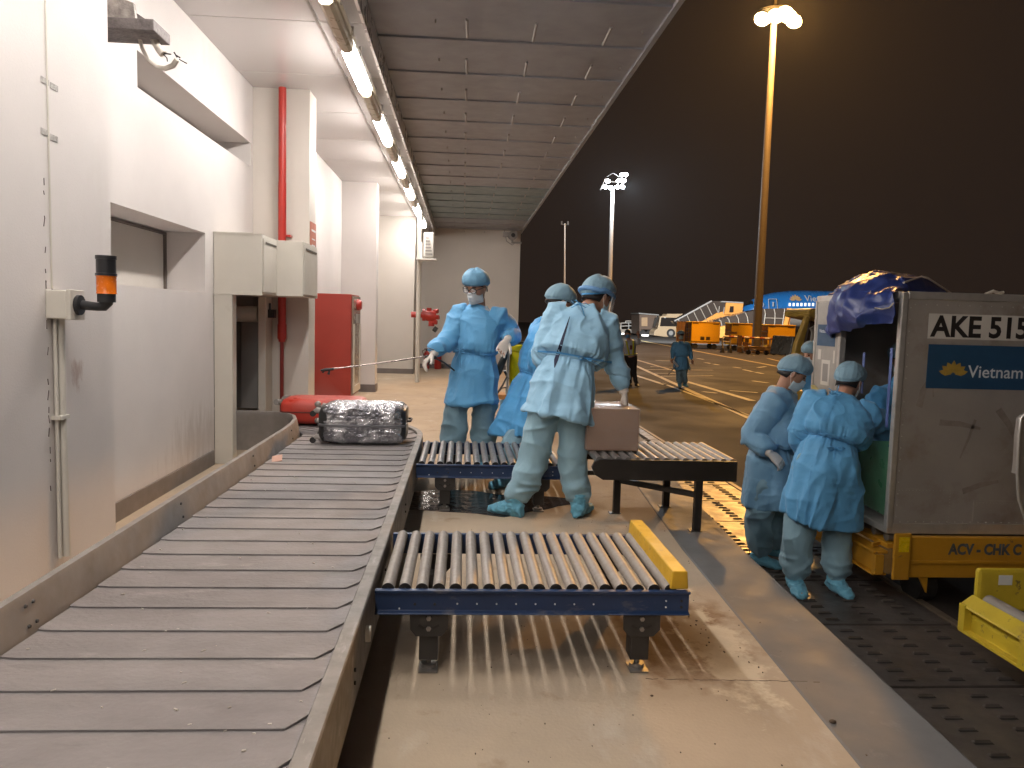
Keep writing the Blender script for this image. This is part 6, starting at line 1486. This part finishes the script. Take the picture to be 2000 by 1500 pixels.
if h_[0] is not None: bow(h_[0]-Vector((0,.012,0)), (1,0,0), (0,0,1), GOWNB, gw, 1.3, tails=((-.02,-.19),(.05,-.07)), out=(0,-1,0))
# ---- behind the container's front post
Y = 8.05
W8 = person('masked worker in turquoise gown looking left, half hidden behind the container post',
  P=A(1608,790,Y), N=A(1598,712,Y), F=(-.92,-.40,-.18), tf=(-.7,-.7,0),
  arms=((A(1618,752,Y-.15), A(1600,772,Y-.3)), (A(1578,750,Y+.0), A(1570,728,Y-.1))),
  legs=((A(1616,880,Y), A(1616,940,Y)), (A(1600,880,Y), A(1600,940,Y))),
  hem=A(1600,850,Y).z, foot_dirs=((-1,-.5,0),(-1,-.5,0)), gown=GOWN, trou=TROU, cap=CAPM, seed=17, vox=.012, capseed=6, head=A(1586,694,Y), gloves=False)
# ---- inside the container
Y = 5.66
W9 = person('worker in blue gown crouching inside the open cargo container behind its front corner post',
  P=A(1800,858,Y+.1), N=A(1768,742,Y), F=(-.3,.9,-.3), tf=(-.4,.9,0),
  arms=((A(1704,790,Y-.15), A(1738,838,Y-.1)), (A(1830,800,Y), A(1830,860,Y))),
  legs=((A(1815,930,Y), Vector((3.62,Y+.1,zb+.135))), (A(1850,930,Y), Vector((3.85,Y+.1,zb+.135)))),
  hem=.18, foot_dirs=((-.2,1,0),(.2,1,0)), gown=GOWNB, trou=TROU, cap=CAPM, seed=19, vox=.010, capseed=7, head=A(1768,705,Y+.05), slack=1.15)
# ---- two far out on the apron
p = PZ(1236,756,AP); Y = p.y
W4 = person('man in reflective yellow vest and dark trousers with hand raised to his head',
  P=A(1232,697,Y), N=A(1229,664,Y), F=(-.1,-1,-.1), tf=(-.1,-1,0),
  arms=((A(1249,672,Y-.1), A(1247,656,Y-.1)), (A(1214,680,Y), A(1216,694,Y-.2))),
  legs=((A(1238,727,Y), Vector((p.x+.10,Y,AP+.10))), (A(1228,727,Y), Vector((p.x-.08,Y,AP+.10)))),
  hem=0, foot_dirs=((.1,-1,0),(-.1,-1,0)), gown=None, trou=M('black_trousers', (.012,.011,.012), .8), cap=None, gloves=False, hi_vis=True, vox=.016, shoe=BLACKM, mask_m=M('blue_mask', (.10,.30,.60), .7), head=A(1226,652,Y-.02), seed=23)
sh = MB(); d = W4; P_, N_, up, X, tf = d['P'], d['N'], d['up'], d['right'], d['tf']
sh.loft([ell_ring(P_.lerp(N_,t), X, tf, a, b_, 24) for t, a, b_ in ((.08,.165,.125),(.3,.16,.12),(.6,.175,.13),(.85,.18,.125),(.96,.12,.09),(1.0,.07,.065))])
for s_, (el, wr) in ((-1, (A(1249,672,Y-.1), A(1247,656,Y-.1))), (1, (A(1214,680,Y), A(1216,694,Y-.2)))):
    a = N_-up*.055+X*.165*s_; sh.tube(bez(a, el, el.lerp(wr,.7)), [.062,.060,.054,.050,.046,.042], 12)
me = remesh(sh, .014, 2); displace(me, lambda co, no: .008*ridged(co*6, 4)); shirt = link('shirt', me, M('pale_shirt', (.42,.44,.48), .8), d['root'], smooth=True, auto=False)
VY = M('hi_vis_yellow', (.62,.60,.03), .5); vt = MB()
for s_ in (-1, 1):
    for sg in (1,-1): vt.tube([P_.lerp(N_,.12)+X*.05*s_+tf*.142*sg, P_.lerp(N_,.55)+X*.085*s_+tf*.150*sg, P_.lerp(N_,.9)+X*.095*s_+tf*.128*sg, N_+X*.10*s_+up*.0], .024, 8, .3, up=tf)
vt.tube([P_.lerp(N_,.16)+X*math.cos(q)*.178+tf*math.sin(q)*.140 for q in [2*math.pi*k/24 for k in range(25)]], .030, 8, .4, up=up)
part('hi_vis_vest', vt, VY, d['root'], smooth=True, auto=False)
part('lanyard', MB().box(P_.x-.07,P_.y-.17,P_.lerp(N_,.45).z,P_.x-.01,P_.y-.155,P_.lerp(N_,.7).z), M('dark_red_badge', (.14,.03,.02), .6), d['root'])
part('hair_top', MB().ell(d['H']+Vector((0,.005,.055)), (.086,0,0), (0,.105,0), (0,0,.078), 18, 12), HAIR, d['root'], smooth=True)
p = PZ(1331,756,AP); Y = p.y
W5 = person('worker in full blue gown and face shield walking alone on the orange lit apron',
  P=A(1331,703,Y), N=A(1331,669,Y), F=(0,-1,-.05), tf=(0,-1,0),
  arms=((A(1347,683,Y), A(1351,702,Y-.05)), (A(1315,683,Y), A(1313,701,Y-.1))),
  legs=((A(1336,728,Y), Vector((p.x+.10,Y,AP+.10))), (A(1326,728,Y), Vector((p.x-.10,Y-.15,AP+.10)))),
  hem=A(1330,722,Y).z, foot_dirs=((.2,-1,0),(-.2,-1,0)), gown=GOWN, trou=TROU, cap=CAPM, gloves=False, vox=.016, hemw=(.24,.2), seed=29, waist_frac=.2, blouse=1.1, head=A(1330,655,Y-.02), mask_m=M('pale_green_mask', (.45,.60,.55), .7))
part('goggles', MB().ell(W5['H']+Vector((0,-.095,.022)), (.07,0,0), (0,.03,0), (0,0,.03), 16, 8), BLACKP, W5['root'], smooth=True)
q = W5['W'][1][0]
sb = thing('spray_bottle', 'small white spray bottle dangling from the far walker\'s hand', 'spray bottle', q)
part('bottle', MB().tube([q+Vector((.02,-.05,-.05)), q+Vector((.16,-.08,-.22))], [.03,.04], 10), INKW, sb, smooth=True)
part('wand', MB().tube([q+Vector((.10,-.08,-.2)), q+Vector((-.15,-.1,-.48))], .012, 6), GREYP, sb)

# ================================================================ haze added for the lamps' glow

hz = MB().box(-70,-70,AP-1,300,170,30)
HM = bpy.data.materials.new('thin_haze'); HM.use_nodes = True; nt = HM.node_tree; nt.nodes.clear()
o_ = nt.nodes.new('ShaderNodeOutputMaterial'); pv = nt.nodes.new('ShaderNodeVolumePrincipled'); pv.inputs['Color'].default_value = (.92,.92,.95,1); pv.inputs['Density'].default_value = HAZE; pv.inputs['Anisotropy'].default_value = .5
nt.links.new(pv.outputs[0], o_.inputs['Volume'])
o = part('haze', hz, HM); o['kind'] = 'stuff'; o['label'] = 'thin haze volume added to spread a glow round the lamps'; o['category'] = 'haze'
